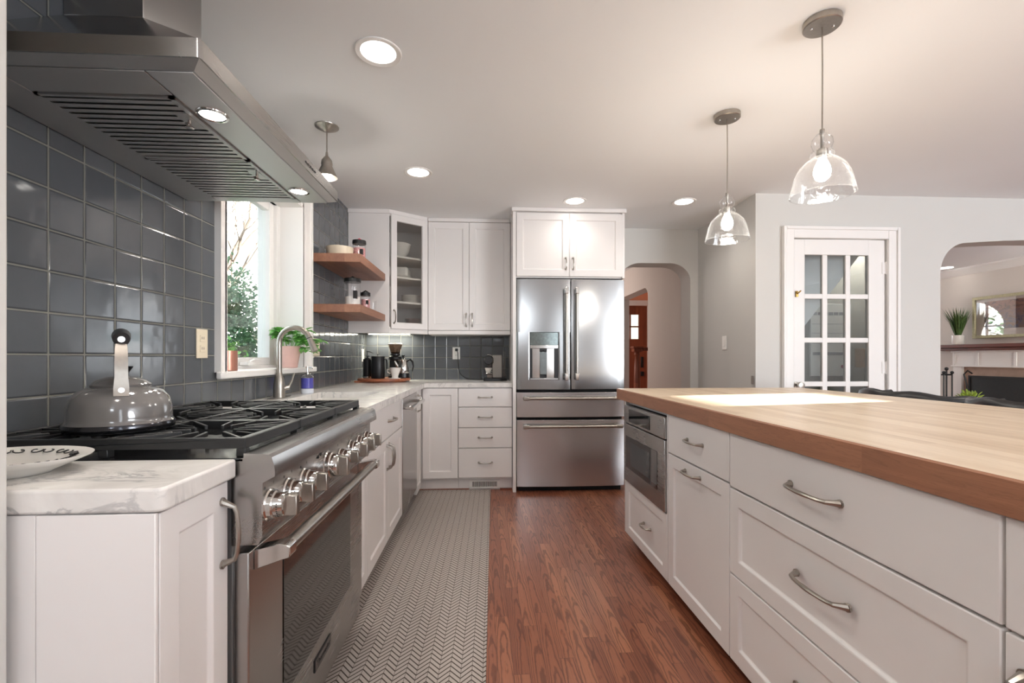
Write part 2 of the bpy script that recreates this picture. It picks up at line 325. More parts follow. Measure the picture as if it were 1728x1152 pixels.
# ------------------------------------------------------------------ mesh building
class MB:
    def __init__(s): s.v = []; s.f = []; s.mi = []; s.cur = 0
    def add(s, vs, fs):
        o = len(s.v); s.v += [tuple(v) for v in vs]; s.f += [tuple(i + o for i in f) for f in fs]; s.mi += [s.cur] * len(fs); return s
    def mat(s, i): s.cur = i; return s
    def box(s, x0, x1, y0, y1, z0, z1):
        return s.add([(x0, y0, z0), (x1, y0, z0), (x1, y1, z0), (x0, y1, z0), (x0, y0, z1), (x1, y0, z1), (x1, y1, z1), (x0, y1, z1)],
                     [(0, 3, 2, 1), (4, 5, 6, 7), (0, 1, 5, 4), (1, 2, 6, 5), (2, 3, 7, 6), (3, 0, 4, 7)])
    def prism(s, poly, a, b, axis='Z'):
        n = len(poly)
        def P(p, h): return {'Z': (p[0], p[1], h), 'Y': (p[0], h, p[1]), 'X': (h, p[0], p[1])}[axis]
        s.add([P(p, a) for p in poly] + [P(p, b) for p in poly],
              [tuple(range(n))[::-1], tuple(range(n, 2 * n))] + [(i, (i + 1) % n, n + (i + 1) % n, n + i) for i in range(n)])
        return s
    def lathe(s, prof, c=(0, 0, 0), seg=32, axis='Z', sx=1.0, sy=1.0, cap=True):
        vs = []; fs = []; n = len(prof)
        for i in range(seg):
            a = 2 * PI * i / seg
            for r, h in prof:
                p = (r * math.cos(a) * sx, r * math.sin(a) * sy, h)
                if axis == 'X': p = (p[2], p[0], p[1])
                elif axis == 'Y': p = (p[0], p[2], p[1])
                vs.append((p[0] + c[0], p[1] + c[1], p[2] + c[2]))
        for i in range(seg):
            j = (i + 1) % seg
            for k in range(n - 1): fs.append((i * n + k, j * n + k, j * n + k + 1, i * n + k + 1))
        if cap:
            if prof[0][0] > 1e-6: fs.append(tuple(i * n for i in range(seg))[::-1])
            if prof[-1][0] > 1e-6: fs.append(tuple(i * n + n - 1 for i in range(seg)))
        return s.add(vs, fs)
    def tube(s, path, r, seg=10, cap=True):
        path = [Vector(p) for p in path]; n = len(path); rs = r if isinstance(r, (list, tuple)) else [r] * n
        vs = []; fs = []; prev = None
        for i, p in enumerate(path):
            t = (path[min(i + 1, n - 1)] - path[max(i - 1, 0)]).normalized()
            if prev is None: u = t.orthogonal().normalized()
            else:
                u = prev - t * prev.dot(t)
                u = u.normalized() if u.length > 1e-6 else t.orthogonal().normalized()
            prev = u; w = t.cross(u)
            for k in range(seg):
                a = 2 * PI * k / seg; vs.append(p + (u * math.cos(a) + w * math.sin(a)) * rs[i])
        for i in range(n - 1):
            for k in range(seg):
                l = (k + 1) % seg; fs.append((i * seg + k, i * seg + l, (i + 1) * seg + l, (i + 1) * seg + k))
        if cap: fs.append(tuple(range(seg))[::-1]); fs.append(tuple(range((n - 1) * seg, n * seg)))
        return s.add(vs, fs)
    def bar(s, p, q, w, h, up=(0, 0, 1)):
        p = Vector(p); q = Vector(q); d = (q - p).normalized(); u = Vector(up); a = d.cross(u).normalized() * w / 2; b = a.cross(d).normalized() * h / 2
        vs = [p - a - b, p + a - b, p + a + b, p - a + b, q - a - b, q + a - b, q + a + b, q - a + b]
        return s.add(vs, [(0, 1, 2, 3), (7, 6, 5, 4), (0, 4, 5, 1), (1, 5, 6, 2), (2, 6, 7, 3), (3, 7, 4, 0)])
    def sphere(s, c, r, seg=20, rings=10, sz=1.0):
        prof = [(r * math.sin(PI * k / rings), -r * sz * math.cos(PI * k / rings)) for k in range(rings + 1)]
        prof[0] = (0.0, -r * sz); prof[-1] = (0.0, r * sz); return s.lathe(prof, c, seg, cap=False)

def finish(name, mb, mats, parent=None, bevel=0.0, smooth=30, seg=2, origin=None):
    me = bpy.data.meshes.new(name)
    vs = mb.v
    if parent is None:
        if origin is None:
            xs = [v[0] for v in vs]; ys = [v[1] for v in vs]; zs = [v[2] for v in vs]
            origin = ((min(xs) + max(xs)) / 2, (min(ys) + max(ys)) / 2, min(zs))
        vs = [(v[0] - origin[0], v[1] - origin[1], v[2] - origin[2]) for v in vs]
    me.from_pydata(vs, [], mb.f); me.update()
    mats = mats if isinstance(mats, (list, tuple)) else [mats]
    for m in mats: me.materials.append(M[m] if isinstance(m, str) else m)
    if any(mb.mi): me.polygons.foreach_set('material_index', mb.mi)
    import bmesh
    bm = bmesh.new(); bm.from_mesh(me); bmesh.ops.remove_doubles(bm, verts=bm.verts, dist=1e-6)
    bmesh.ops.recalc_face_normals(bm, faces=bm.faces); bm.to_mesh(me); bm.free()
    if smooth:
        me.shade_smooth(); me.set_sharp_from_angle(angle=math.radians(smooth))
    o = bpy.data.objects.new(name, me); COL.objects.link(o)
    if bevel:
        b = o.modifiers.new('soft_edges', 'BEVEL'); b.width = bevel; b.segments = seg; b.limit_method = 'ANGLE'; b.angle_limit = math.radians(40)
        b.harden_normals = False
    if parent is not None:
        o.parent = parent; r = parent
        while r.parent: r = r.parent
        if parent.type == 'EMPTY': o.matrix_parent_inverse = Matrix.Translation(-Vector(parent.location))
        # a sub-part: its parent mesh has identity local matrix inside the same thing
    else: o.location = origin
    return o
def tag(o, label, cat, group=None):
    o['label'] = label; o['category'] = cat
    if group: o['group'] = group
    return o
def thing(name, label, cat, loc, group=None):
    o = bpy.data.objects.new(name, None); COL.objects.link(o); o.location = loc; o.empty_display_size = 0.05
    return tag(o, label, cat, group)
def struct(name, mb, mat, bevel=0.0, smooth=30):
    o = finish(name, mb, mat, None, bevel, smooth, origin=(0, 0, 0)); o['kind'] = 'structure'; return o
def dup(root, delta, label, group=None):
    r = root.copy(); COL.objects.link(r); r.location = Vector(root.location) + Vector(delta); r['label'] = label
    if group: r['group'] = group
    for ch in root.children:
        c = ch.copy(); mi = ch.matrix_parent_inverse.copy(); COL.objects.link(c); c.parent = r; c.matrix_parent_inverse = mi
        for g in ch.children:
            d = g.copy(); COL.objects.link(d); d.parent = c
    return r

# ---- joinery helpers: frame given by origin o, width vector a, up vector z, outward vector c
def fr(o, a, c):
    o = Vector(o); a = Vector(a); c = Vector(c); z = Vector((0, 0, 1))
    return lambda u, v, w: o + a * u + z * v + c * w
def slab(T, w, h, t=0.02):
    m = MB(); m.add([T(0, 0, -t), T(w, 0, -t), T(w, h, -t), T(0, h, -t), T(0, 0, 0), T(w, 0, 0), T(w, h, 0), T(0, h, 0)],
                    [(0, 3, 2, 1), (4, 5, 6, 7), (0, 1, 5, 4), (1, 2, 6, 5), (2, 3, 7, 6), (3, 0, 4, 7)]); return m
def shaker(T, w, h, t=0.021, st=0.055, dep=0.009, ch=0.007, hole=False):
    m = MB(); R = lambda i, c: [T(i, i, c), T(w - i, i, c), T(w - i, h - i, c), T(i, h - i, c)]
    if hole:
        rings = [R(0, -t), R(0, 0), R(st, 0), R(st + ch, -dep), R(st + ch, -t)]
    else: rings = [R(0, -t), R(0, 0), R(st, 0), R(st + ch, -dep)]
    vs = [v for r in rings for v in r]; fs = []
    for k in range(len(rings) - 1):
        for i in range(4): j = (i + 1) % 4; fs.append((4 * k + i, 4 * k + j, 4 * k + 4 + j, 4 * k + 4 + i))
    if hole:
        k = len(rings) - 1
        for i in range(4): j = (i + 1) % 4; fs.append((4 * k + i, 4 * k + j, j, i))
    else: fs += [(3, 2, 1, 0), tuple(range(4 * (len(rings) - 1), 4 * len(rings)))]
    return m.add(vs, fs)
def pull(p, q, out, rise=0.026, r=0.0045, bow=0.008):
    p = Vector(p); q = Vector(q); o = Vector(out); m = MB(); path = []
    for k in range(13):
        t = k / 12; c = p.lerp(q, t); e = min(t, 1 - t)
        hgt = rise * (1 - (1 - min(1, e / 0.16)) ** 2.2) ** 0.5 + bow * math.sin(PI * t)
        path.append(c + o * hgt)
    path[0] = p.copy(); path[-1] = q.copy()
    rr = [r * 1.7] + [r * 1.1] + [r] * 3 + [r * 1.15] * 3 + [r] * 3 + [r * 1.1] + [r * 1.7]
    m.tube(path, rr, 8)
    for e in (p, q): m.tube([e - o * 0.001, e + o * 0.004], r * 2.0, 10)
    return m
AX, AY = Vector((1, 0, 0)), Vector((0, 1, 0))

# ------------------------------------------------------------------ the setting
CZ = 2.385; XL = -1.167; YB = 4.53
LSH = [(-1.4, -2.5), (5.7, -2.5), (5.7, 3.5), (7.0, 3.5), (7.0, 10.8), (3.3, 10.8), (3.3, 8.15), (-1.4, 8.15)]
struct('floor', MB().prism(LSH, -0.06, 0), 'floor')
struct('added_sun_block', MB().prism(LSH, CZ + 0.125, 5.6), 'wall')  # unseen block added to keep direct sun off the garden
struct('ceiling', MB().prism(LSH, CZ, CZ + 0.12), 'ceiling')
def wall_hole(axis, h0, h1, a0, a1, z0, z1, holes):
    """wall slab between h0..h1 on its normal axis, running a0..a1, with rectangular openings"""
    m = MB(); cuts = sorted(holes)
    def bx(p, q, r, s):
        if q - p > 1e-4 and s - r > 1e-4:
            m.box(h0, h1, p, q, r, s) if axis == 'X' else m.box(p, q, h0, h1, r, s)
    cur = a0
    for (p, q, r, s) in cuts:
        bx(cur, p, z0, z1); bx(p, q, z0, r); bx(p, q, s, z1); cur = q
    bx(cur, a1, z0, z1); return m
WY0, WY1, WZ0, WZ1 = 2.112, 2.972, 1.065, 2.10
struct('wall_left', wall_hole('X', XL - 0.25, XL, -2.4, 4.8, 0, CZ, [(WY0, WY1, WZ0, WZ1)]), 'tileL')
struct('wall_left_front', MB().box(XL, -0.757, -2.4, 0.775, 0, CZ), 'wall', 0.004)
struct('wall_back', MB().box(XL, 1.30, YB, YB + 0.12, 0, CZ), 'wall')
struct('trim_1', MB().box(XL + 0.001, 0.222, YB - 0.008, YB, 0.914, 1.37), 'tileB')
def arch_pts(x0, x1, zt, rx, rz, rise=0.0, n=10):
    """opening outline from the left foot to the right foot: rounded shoulders, gently rising crown"""
    pts = [(x0, 0.0)]
    for k in range(n + 1):
        a = PI / 2 * k / n; pts.append((x0 + rx * (1 - math.cos(a)), zt - rz + rz * math.sin(a)))
    w = x1 - x0 - 2 * rx
    if rise > 0 and w > 0.05:
        for k in range(1, 8):
            t = k / 8; pts.append((x0 + rx + w * t, zt + rise * math.sin(PI * t)))
    for k in range(n + 1):
        a = PI / 2 * (1 - k / n); pts.append((x1 - rx * (1 - math.cos(a)), zt - rz + rz * math.sin(a)))
    pts.append((x1, 0.0)); return pts
def arched_wall(a0, a1, zc, openings):
    poly = [(a0, 0.0)]
    for o in openings: poly += o
    poly += [(a1, 0.0), (a1, zc), (a0, zc)]; return poly
struct('wall_arch', MB().prism(arched_wall(1.21, 2.30, CZ, [arch_pts(1.30, 1.998, 2.05, 0.20, 0.17)]), 4.42, 4.64, 'Y'), 'wall')
struct('wall_right', MB().box(2.075, 2.30, 3.80, 4.42, 0, CZ).box(2.057, 2.30, 3.60, 3.80, 0, CZ), 'wall')
DX0, DX1, DZ = 2.348, 3.108, 2.046
pts = [(2.057, 0), (DX0, 0), (DX0, DZ), (DX1, DZ), (DX1, 0)] + arch_pts(3.551, 5.30, 2.03, 0.22, 0.24, 0.03) + [(5.7, 0), (5.7, CZ), (2.057, CZ)]
struct('wall_door', MB().prism(pts, 3.42, 3.60, 'Y'), 'wall')
# unseen side of the kitchen: rear wall with three openings placed to suit the light, side wall with a high window that lets the sun in
struct('wall_rear', wall_hole('Y', -2.4, -2.3, XL, 5.7, 0, CZ, [(-1.07, 0.43, 1.7, 2.22), (1.37, 1.87, 0.5, 2.2), (3.5, 5.4, 0.5, 2.2)]), 'wall')
struct('wall_side', wall_hole('X', 5.6, 5.7, -2.4, 3.42, 0, CZ, [(2.67, 3.20, 1.872, 2.10)]), 'wall')
# hall beyond the arch
struct('wall_hall_right', MB().prism([(4.64, 0), (5.70, 0)] + [(5.70, 1.90)] + [(5.70 + 0.14 * (1 - math.cos(PI / 2 * k / 8)), 1.90 + 0.12 * math.sin(PI / 2 * k / 8)) for k in range(1, 9)] + [(7.0, 2.02), (7.0, 0), (7.1, 0), (7.1, CZ), (4.64, CZ)], 2.03, 2.20, 'X'), 'wall_pink')
struct('wall_hall_left', MB().box(0.3, 0.42, 4.65, 8.0, 0, CZ), 'wall_pink')
struct('wall_front', wall_hole('Y', 8.0, 8.15, 0.3, 3.45, 0, CZ, [(1.92, 2.84, 0, 2.04)]), 'peach')
struct('trim_2', MB().box(1.82, 1.92, 7.97, 8.0, 0, 2.13).box(2.84, 2.94, 7.97, 8.0, 0, 2.13).box(1.92, 2.84, 7.97, 8.0, 2.04, 2.13), 'trim', 0.004)
struct('wall_hall_far_right', MB().box(3.0, 3.1, 7.1, 8.0, 0, CZ), 'peach')
# closet behind the glazed door
struct('wall_closet', MB().box(2.30, 3.43, 3.95, 4.05, 0, CZ).box(2.22, 2.30, 3.60, 4.05, 0, CZ).box(3.43, 3.50, 3.60, 4.05, 0, CZ), 'closet')
struct('ceiling_closet', MB().prism([(2.31, 1.04), (3.39, 2.38), (2.31, 2.38)], 3.62, 3.94, 'Y'), 'ceiling')
# living room beyond the wide arch: fireplace wall on its right
FX = 6.73
struct('wall_fireplace', MB().box(FX, FX + 0.2, 3.6, 10.5, 0, CZ).box(5.6, 5.7, 3.6, 3.7, 0, CZ), 'wall_pink')
struct('wall_living_far', MB().box(3.3, FX, 10.5, 10.6, 0, CZ), 'wall_pink')
aw = [(4.86, 0), (10.5, 0), (10.5, CZ), (4.86, CZ)]
struct('wall_living_left', MB().prism([(4.85, 0), (10.5, 0), (10.5, CZ), (9.75, CZ)] + [(9.75, 1.75)] + [(9.75, 1.35), (8.35, 1.35), (8.35, 1.75)] + [(9.05 - 0.7 * math.cos(PI * k / 16), 1.75 + 0.52 * math.sin(PI * k / 16)) for k in range(1, 16)] + [(9.749, 1.75), (9.749, CZ), (4.85, CZ)], 3.30, 3.45, 'X'), 'wall_pink')
struct('trim_3', MB().prism([(FX, CZ), (FX - 0.10, CZ), (FX - 0.10, CZ - 0.02), (FX - 0.03, CZ - 0.085), (FX, CZ - 0.10)], 3.62, 10.5, 'Y'), 'trim')
m = MB()
for yy in (8.72, 9.38): m.box(3.34, 3.37, yy, yy + 0.03, 1.35, 2.2)
m.box(3.34, 3.37, 8.35, 9.75, 1.74, 1.77)
struct('window_3', m, 'trim')
# door casing and baseboard
def casing(y, x0, x1, zt, w=0.075, t=0.022):
    m = MB()
    for (a, b) in ((0.0, t * 0.6), (0.014, t), ):
        pass
    m.box(x0 - w, x0, y - t, y, 0, zt + w).box(x1, x1 + w, y - t, y, 0, zt + w).box(x0, x1, y - t, y, zt, zt + w)
    m.box(x0 - w - 0.012, x0 - w + 0.012, y - t - 0.012, y, 0, zt + w + 0.012).box(x1 + w - 0.012, x1 + w + 0.012, y - t - 0.012, y, 0, zt + w + 0.012)
    m.box(x0 - w + 0.012, x1 + w - 0.012, y - t - 0.012, y, zt + w - 0.012, zt + w + 0.012)
    return m
struct('trim_4', casing(3.42, DX0, DX1, DZ), 'trim', 0.004)
struct('baseboard_right', MB().box(2.035, 2.056, 3.40, 3.80, 0, 0.12).box(2.056, 2.26, 3.40, 3.419, 0, 0.12).box(3.20, 3.54, 3.40, 3.419, 0, 0.12), 'trim', 0.003)

# glazed door (window lights three wide, five high)
door = thing('glazed_door', 'white glazed door with fifteen small panes, closed in the wall beyond the island', 'door', (2.728, 3.45, 0))
y0, y1 = 3.43, 3.465
gx = [2.454, 2.600, 2.640, 2.787, 2.826, 2.973]
rows = [(1.923 - 0.3395 * k - 0.301, 1.923 - 0.3395 * k) for k in range(5)]
xs = [DX0 + 0.003] + gx + [DX1 - 0.003]
m = MB(); m.box(xs[0], xs[1], y0, y1, 0.005, DZ - 0.003).box(xs[6], xs[7], y0, y1, 0.005, DZ - 0.003)
m.box(xs[1], xs[6], y0, y1, rows[0][1], DZ - 0.003).box(xs[1], xs[6], y0, y1, 0.005, rows[4][0])
for i in (2, 4): m.box(xs[i], xs[i + 1], y0 + 0.003, y1 - 0.003, rows[4][0], rows[0][1])
for k in range(4): m.box(xs[1], xs[6], y0 + 0.0045, y1 - 0.0045, rows[k + 1][1], rows[k][0])
finish('door_frame', m, 'trim', door, 0.004)
for k in range(5):
    for i in (1, 3, 5): finish('pane', MB().box(xs[i], xs[i + 1], 3.446, 3.449, rows[k][0], rows[k][1]), 'doorglass', door)
for z in (1.825, 1.05, 0.25): finish('hinge', MB().lathe([(0.009, -0.05), (0.009, 0.05)], (DX1 + 0.004, 3.424, z), 10).box(DX1 - 0.03, DX1 + 0.03, 3.426, 3.429, z - 0.045, z + 0.045), 'trim', door)
finish('door_knob', MB().lathe([(0.026, 0.0), (0.026, -0.006), (0.011, -0.010), (0.010, -0.035), (0.020, -0.042), (0.028, -0.055), (0.024, -0.070), (0.0, -0.075)], (2.383, 3.43, 0.917), 20, 'Y'), 'nickel', door)
finish('latch', MB().box(2.378, 2.396, 3.418, 3.43, 1.595, 1.640).tube([(2.387, 3.42, 1.62), (2.387, 3.40, 1.625), (2.400, 3.395, 1.640)], 0.005, 8), 'brass', door)
# things seen through the glazed door
bd = thing('wall_chart', 'large white paper chart with dark header bars hanging behind the glazed door', 'chart', (3.01, 3.9, 0.97))
finish('board', MB().box(2.83, 3.20, 3.88, 3.905, 0.965, 1.60), 'paper', bd, 0.004)
m = MB()
for i in range(7): m.box(2.85 + i * 0.048, 2.89 + i * 0.048, 3.878, 3.881, 1.50, 1.525)
m.box(2.85, 3.18, 3.878, 3.881, 1.15, 1.175)
for z in (1.25, 1.34, 1.42): m.box(2.84, 3.19, 3.879, 3.881, z, z + 0.003)
finish('printed_bars', m, plain('chart_ink', (110, 112, 118), 0.8), bd)
m = MB().lathe([(0.0, 0), (0.016, 0.001), (0.016, .0015), (0.0, 0.002)], (3.12, 3.878, 1.05), 7, 'Y')
finish('flower_print', m, plain('crimson_ink', (130, 30, 60), 0.8), bd)
cl = thing('table_lamp', 'small lamp with tan drum shade behind the glazed door', 'lamp', (3.26, 3.80, 0.76))
finish('lamp_shade', MB().lathe([(0.075, 1.045), (0.075, 1.205)], (3.255, 3.79, 0), 24), 'tan', cl)
finish('lamp_base', MB().lathe([(0.05, 0.80), (0.05, 0.82), (0.010, 0.84), (0.010, 1.045)], (3.255, 3.79, 0), 16), 'chrome', cl)
tag(finish('closet_shelf', MB().box(2.31, 3.42, 3.70, 3.94, 0.76, 0.80).box(2.31, 2.35, 3.70, 3.94, 0, 0.76).box(3.38, 3.42, 3.70, 3.94, 0, 0.76), 'closet', bevel=0.003), 'grey shelf unit inside the room behind the glazed door', 'shelf')
point('closet_fill', (3.30, 3.66, 2.2), 20, (1.0, 0.95, 0.88), .08)  # added fill point, not tied to the table lamp

# ------------------------------------------------------------------ window over the sink
m = MB(); xo = XL + 0.018
m.box(XL - 0.12, xo, WY0 - 0.058, WY0, WZ0, WZ1 + 0.075).box(XL - 0.12, xo, WY1, WY1 + 0.135, WZ0, WZ1 + 0.075).box(XL - 0.12, xo, WY0, WY1, WZ1, WZ1 + 0.075)
m.box(XL, xo + 0.010, WY0 - 0.061, WY0 - 0.045, WZ0, WZ1 + 0.08).box(XL, xo + 0.010, WY1 + 0.12, WY1 + 0.14, WZ0, WZ1 + 0.08)
m.box(XL - 0.26, xo, WY0 - .01, WY0 + .006, WZ0, WZ1).box(XL - 0.26, xo, WY1 - .006, WY1 + .01, WZ0, WZ1).box(XL - 0.26, xo, WY0, WY1, WZ1 - .03, WZ1 + .01)
w1 = struct('window_1', m, 'trim', 0.0)
GX = -1.335
def sub(name, mb, mat, parent, bevel=0.0):
    return finish(name, mb, mat, parent, bevel)
m = MB(); 
m.box(GX - 0.03, GX + 0.045, WY1 - 0.045, WY1, WZ0, WZ1).box(GX - 0.03, GX + 0.045, WY0, WY0 + 0.02, WZ0, WZ1).box(GX - 0.03, GX + 0.045, WY0, WY1, WZ1 - 0.03, WZ1).box(GX - 0.03, GX + 0.045, WY0, WY1, WZ0, WZ0 + 0.02)
m.box(GX - 0.02, GX + 0.025, WY1 - 0.10, WY1 - 0.045, WZ0, WZ1).box(GX - 0.02, GX + 0.02, WY0 + 0.02, WY0 + 0.06, WZ0, WZ1).box(GX - 0.02, GX + 0.02, WY0, WY1 - 0.05, WZ0 + 0.02, WZ0 + 0.065).box(GX - 0.02, GX + 0.02, WY0, WY1 - 0.05, WZ1 - 0.08, WZ1 - 0.03)
sub('window_sash', m, 'trim', w1, 0.003)
sub('window_pane', MB().box(GX - 0.003, GX + 0.003, WY0 + 0.05, WY1 - 0.095, WZ0 + 0.06, WZ1 - 0.07), 'pane', w1)
sub('window_crank', MB().box(GX + 0.03, GX + 0.075, 2.52, 2.60, WZ0 + 0.022, WZ0 + 0.04).tube([(GX + 0.06, 2.56, WZ0 + 0.04), (GX + 0.07, 2.60, WZ0 + 0.055), (GX + 0.075, 2.66, WZ0 + 0.05)], 0.006, 8), 'trim', w1, 0.003)
m = MB().prism([(XL - 0.15, WY0), (XL + .019, WY0), (XL + .019, WY0 - .085), (XL + .045, WY0 - .085), (XL + .045, WY1 + .16), (XL + .019, WY1 + .16), (XL + .019, WY1), (XL - .15, WY1)], WZ0 - 0.028, WZ0 + 0.003)
sub('window_sill', m, 'trim', w1, 0.006)

# ------------------------------------------------------------------ counters
def cbox(m, x0, x1, y0, y1, z0=0.876, z1=0.914): return m.box(x0, x1, y0, y1, z0, z1)
def rpoly(pts, r, idx, n=5):
    out = []
    for i, p in enumerate(pts):
        if i not in idx: out.append(p); continue
        a = Vector(pts[i - 1]) - Vector(p); b = Vector(pts[(i + 1) % len(pts)]) - Vector(p)
        a.normalize(); b.normalize(); P = Vector(p)
        for k in range(n + 1):
            t = k / n; q0 = P + a * r * (1 - t); q1 = P + b * r * t; out.append(tuple(q0.lerp(q1, t)))
    return out
tag(finish('marble_countertop', MB().prism(rpoly([(XL, 0.79), (-0.532, 0.79), (-0.532, 1.015), (XL, 1.015)], 0.02, [1]), 0.874, 0.914), 'marble', bevel=0.005, seg=3),
    'small white marble countertop with the patterned dish, left of the range', 'countertop', 'white marble countertops')
m = MB(); CE = -0.515; SX0, SX1, SY0, SY1 = -1.03, -0.665, 2.27, 2.945
cbox(m, XL, CE, 1.942, SY0); cbox(m, XL, SX0, SY0, SY1); cbox(m, SX1, CE, SY0, SY1); cbox(m, XL, CE, SY1, 3.87)
m.prism([(XL, 3.87), (CE, 3.87), (CE + 0.03, 3.895), (0.220, 3.895), (0.220, YB - 0.009), (XL, YB - 0.009)], 0.876, 0.914)
tag(finish('marble_countertop', m, 'marble'), 'long L-shaped white marble countertop around the sink to the refrigerator', 'countertop', 'white marble countertops')
m = MB(); z0 = 0.69
m.add([(SX0, SY0, .880), (SX1, SY0, .880), (SX1, SY1, .880), (SX0, SY1, .880), (SX0 + .015, SY0 + .015, z0), (SX1 - .015, SY0 + .015, z0), (SX1 - .015, SY1 - .015, z0), (SX0 + .015, SY1 - .015, z0),
       (SX0 - .012, SY0 - .012, .875), (SX1 + .012, SY0 - .012, .875), (SX1 + .012, SY1 + .012, .875), (SX0 - .012, SY1 + .012, .875), (SX0, SY0, z0 - .015), (SX1, SY0, z0 - .015), (SX1, SY1, z0 - .015), (SX0, SY1, z0 - .015)],
      [(4, 5, 6, 7), (0, 1, 5, 4), (1, 2, 6, 5), (2, 3, 7, 6), (3, 0, 4, 7), (0, 8, 9, 1), (1, 9, 10, 2), (2, 10, 11, 3), (3, 11, 8, 0), (15, 14, 13, 12), (8, 12, 13, 9), (9, 13, 14, 10), (10, 14, 15, 11), (11, 15, 12, 8)])
sk = thing('kitchen_sink', 'white undermount sink set in the marble counter under the window', 'sink', (-0.85, 2.6, 0.67))
finish('basin', m, 'ceramic', sk, 0.008); finish('drain', MB().lathe([(0.04, 0), (0.04, 0.003), (0.03, 0.002), (0.0, 0.0)], (-0.85, 2.6, z0), 20), 'chrome', sk)

# ------------------------------------------------------------------ base cabinets (left run and back run)
FXF = -0.545                                                          # door faces of the left run
def carcass(x0, x1, y0, y1, z1=0.872, toe=None, openx=False):
    m = MB(); t = 0.018
    m.box(x0, x1, y0, y0 + t, 0.10, z1).box(x0, x1, y1 - t, y1, 0.10, z1).box(x0, x1, y0 + t, y1 - t, 0.10, 0.118).box(x0, x0 + t, y0 + t, y1 - t, 0.118, z1)
    return m
nb = thing('base_cabinet', 'narrow white base cabinet under the small marble countertop left of the range', 'cabinet', (-0.86, 0.9, 0), 'white base cabinets along the walls')
m = carcass(XL + 0.002, FXF - 0.022, 0.80, 1.010); m.box(XL + 0.002, FXF - 0.09, 0.82, 1.0, 0, 0.10); finish('carcass', m, 'cab', nb, 0.001)
finish('end_panel', MB().box(-0.732, FXF, 0.792, 0.800, 0.10, 0.872).box(-0.80, -0.734, 0.794, 0.80, 0.10, 0.872), 'cab', nb, 0.0015)
T = fr((FXF, 0.803, 0.112), AY, AX); dd = finish('door', shaker(T, 0.203, 0.757, st=0.05), 'cab', nb, 0.0015)
finish('handle', pull((FXF, 0.984, 0.832), (FXF, 0.984, 0.702), AX), 'nickel', dd)

sb = thing('base_cabinet', 'white sink base cabinet with false drawer front between range and dishwasher', 'cabinet', (-0.86, 2.5, 0), 'white base cabinets along the walls')
m = carcass(XL + 0.002, FXF - 0.022, 1.945, 3.036); m.box(XL + 0.002, FXF - 0.09, 1.95, 3.03, 0, 0.10); finish('carcass', m, 'cab', sb, 0.001)
T = fr((FXF, 1.948, 0.112), AY, AX); finish('door', shaker(T, 0.205, 0.568, st=0.05), 'cab', sb, 0.0015)
for a, w in ((2.157, 0.434), (2.596, 0.436)):
    T = fr((FXF, a, 0.112), AY, AX); d = finish('door', shaker(T, w, 0.568), 'cab', sb, 0.0015)
    hy = 2.566 if a < 2.3 else 2.622
    finish('handle', pull((FXF, hy, 0.645), (FXF, hy, 0.515), AX), 'nickel', d)
for a, w, h in ((1.948, 0.205, 0), (2.157, 0.875, 1)):
    T = fr((FXF, a, 0.685), AY, AX); d = finish('drawer_front', slab(T, w, 0.182), 'cab', sb, 0.002)
    if h: finish('handle', pull((FXF, 2.60, 0.775), (FXF, 2.74, 0.775), AX), 'nickel', d)

dw = thing('dishwasher', 'stainless steel dishwasher between sink cabinet and corner cabinet', 'dishwasher', (-0.86, 3.34, 0))
finish('tub', MB().box(XL + 0.01, FXF - 0.03, 3.042, 3.645, 0.10, 0.868).box(XL + 0.01, FXF - 0.08, 3.05, 3.64, 0.0, 0.10), 'dark', dw)
d = finish('door', MB().box(FXF - 0.028, FXF + 0.002, 3.042, 3.647, 0.105, 0.862), 'steel', dw, 0.003)
m = MB().tube([(FXF + 0.055, 3.065, 0.795), (FXF + 0.055, 3.625, 0.795)], 0.014, 14)
finish('handle', m, 'chrome', d)
for y in (3.10, 3.59): finish('handle_bracket', MB().box(FXF, FXF + 0.055, y - 0.014, y + 0.014, 0.785, 0.808), 'chrome', d, 0.004)

cc = thing('base_cabinet', 'white corner base cabinet with two narrow doors meeting at right angles', 'cabinet', (-0.6, 4.1, 0), 'white base cabinets along the walls')
m = MB().box(XL + 0.002, FXF - 0.022, 3.652, YB - 0.01, 0.10, 0.872).box(FXF - 0.022, -0.238, 3.922, YB - 0.01, 0.10, 0.872).box(XL + 0.002, -0.60, 3.652, YB - 0.01, 0, 0.10).box(-0.60, -0.238, 3.96, YB - 0.01, 0, 0.10)
finish('carcass', m, 'cab', cc, 0.001)
T = fr((FXF, 3.655, 0.05), AY, AX); d = finish('door', shaker(T, 0.24, 0.818, st=0.05), 'cab', cc, 0.0015); finish('handle', pull((FXF, 3.70, 0.83), (FXF, 3.70, 0.70), AX), 'nickel', d)
T = fr((-0.533, 3.90, 0.115), AX, -AY); finish('door', shaker(T, 0.294, 0.755), 'cab', cc, 0.0015)

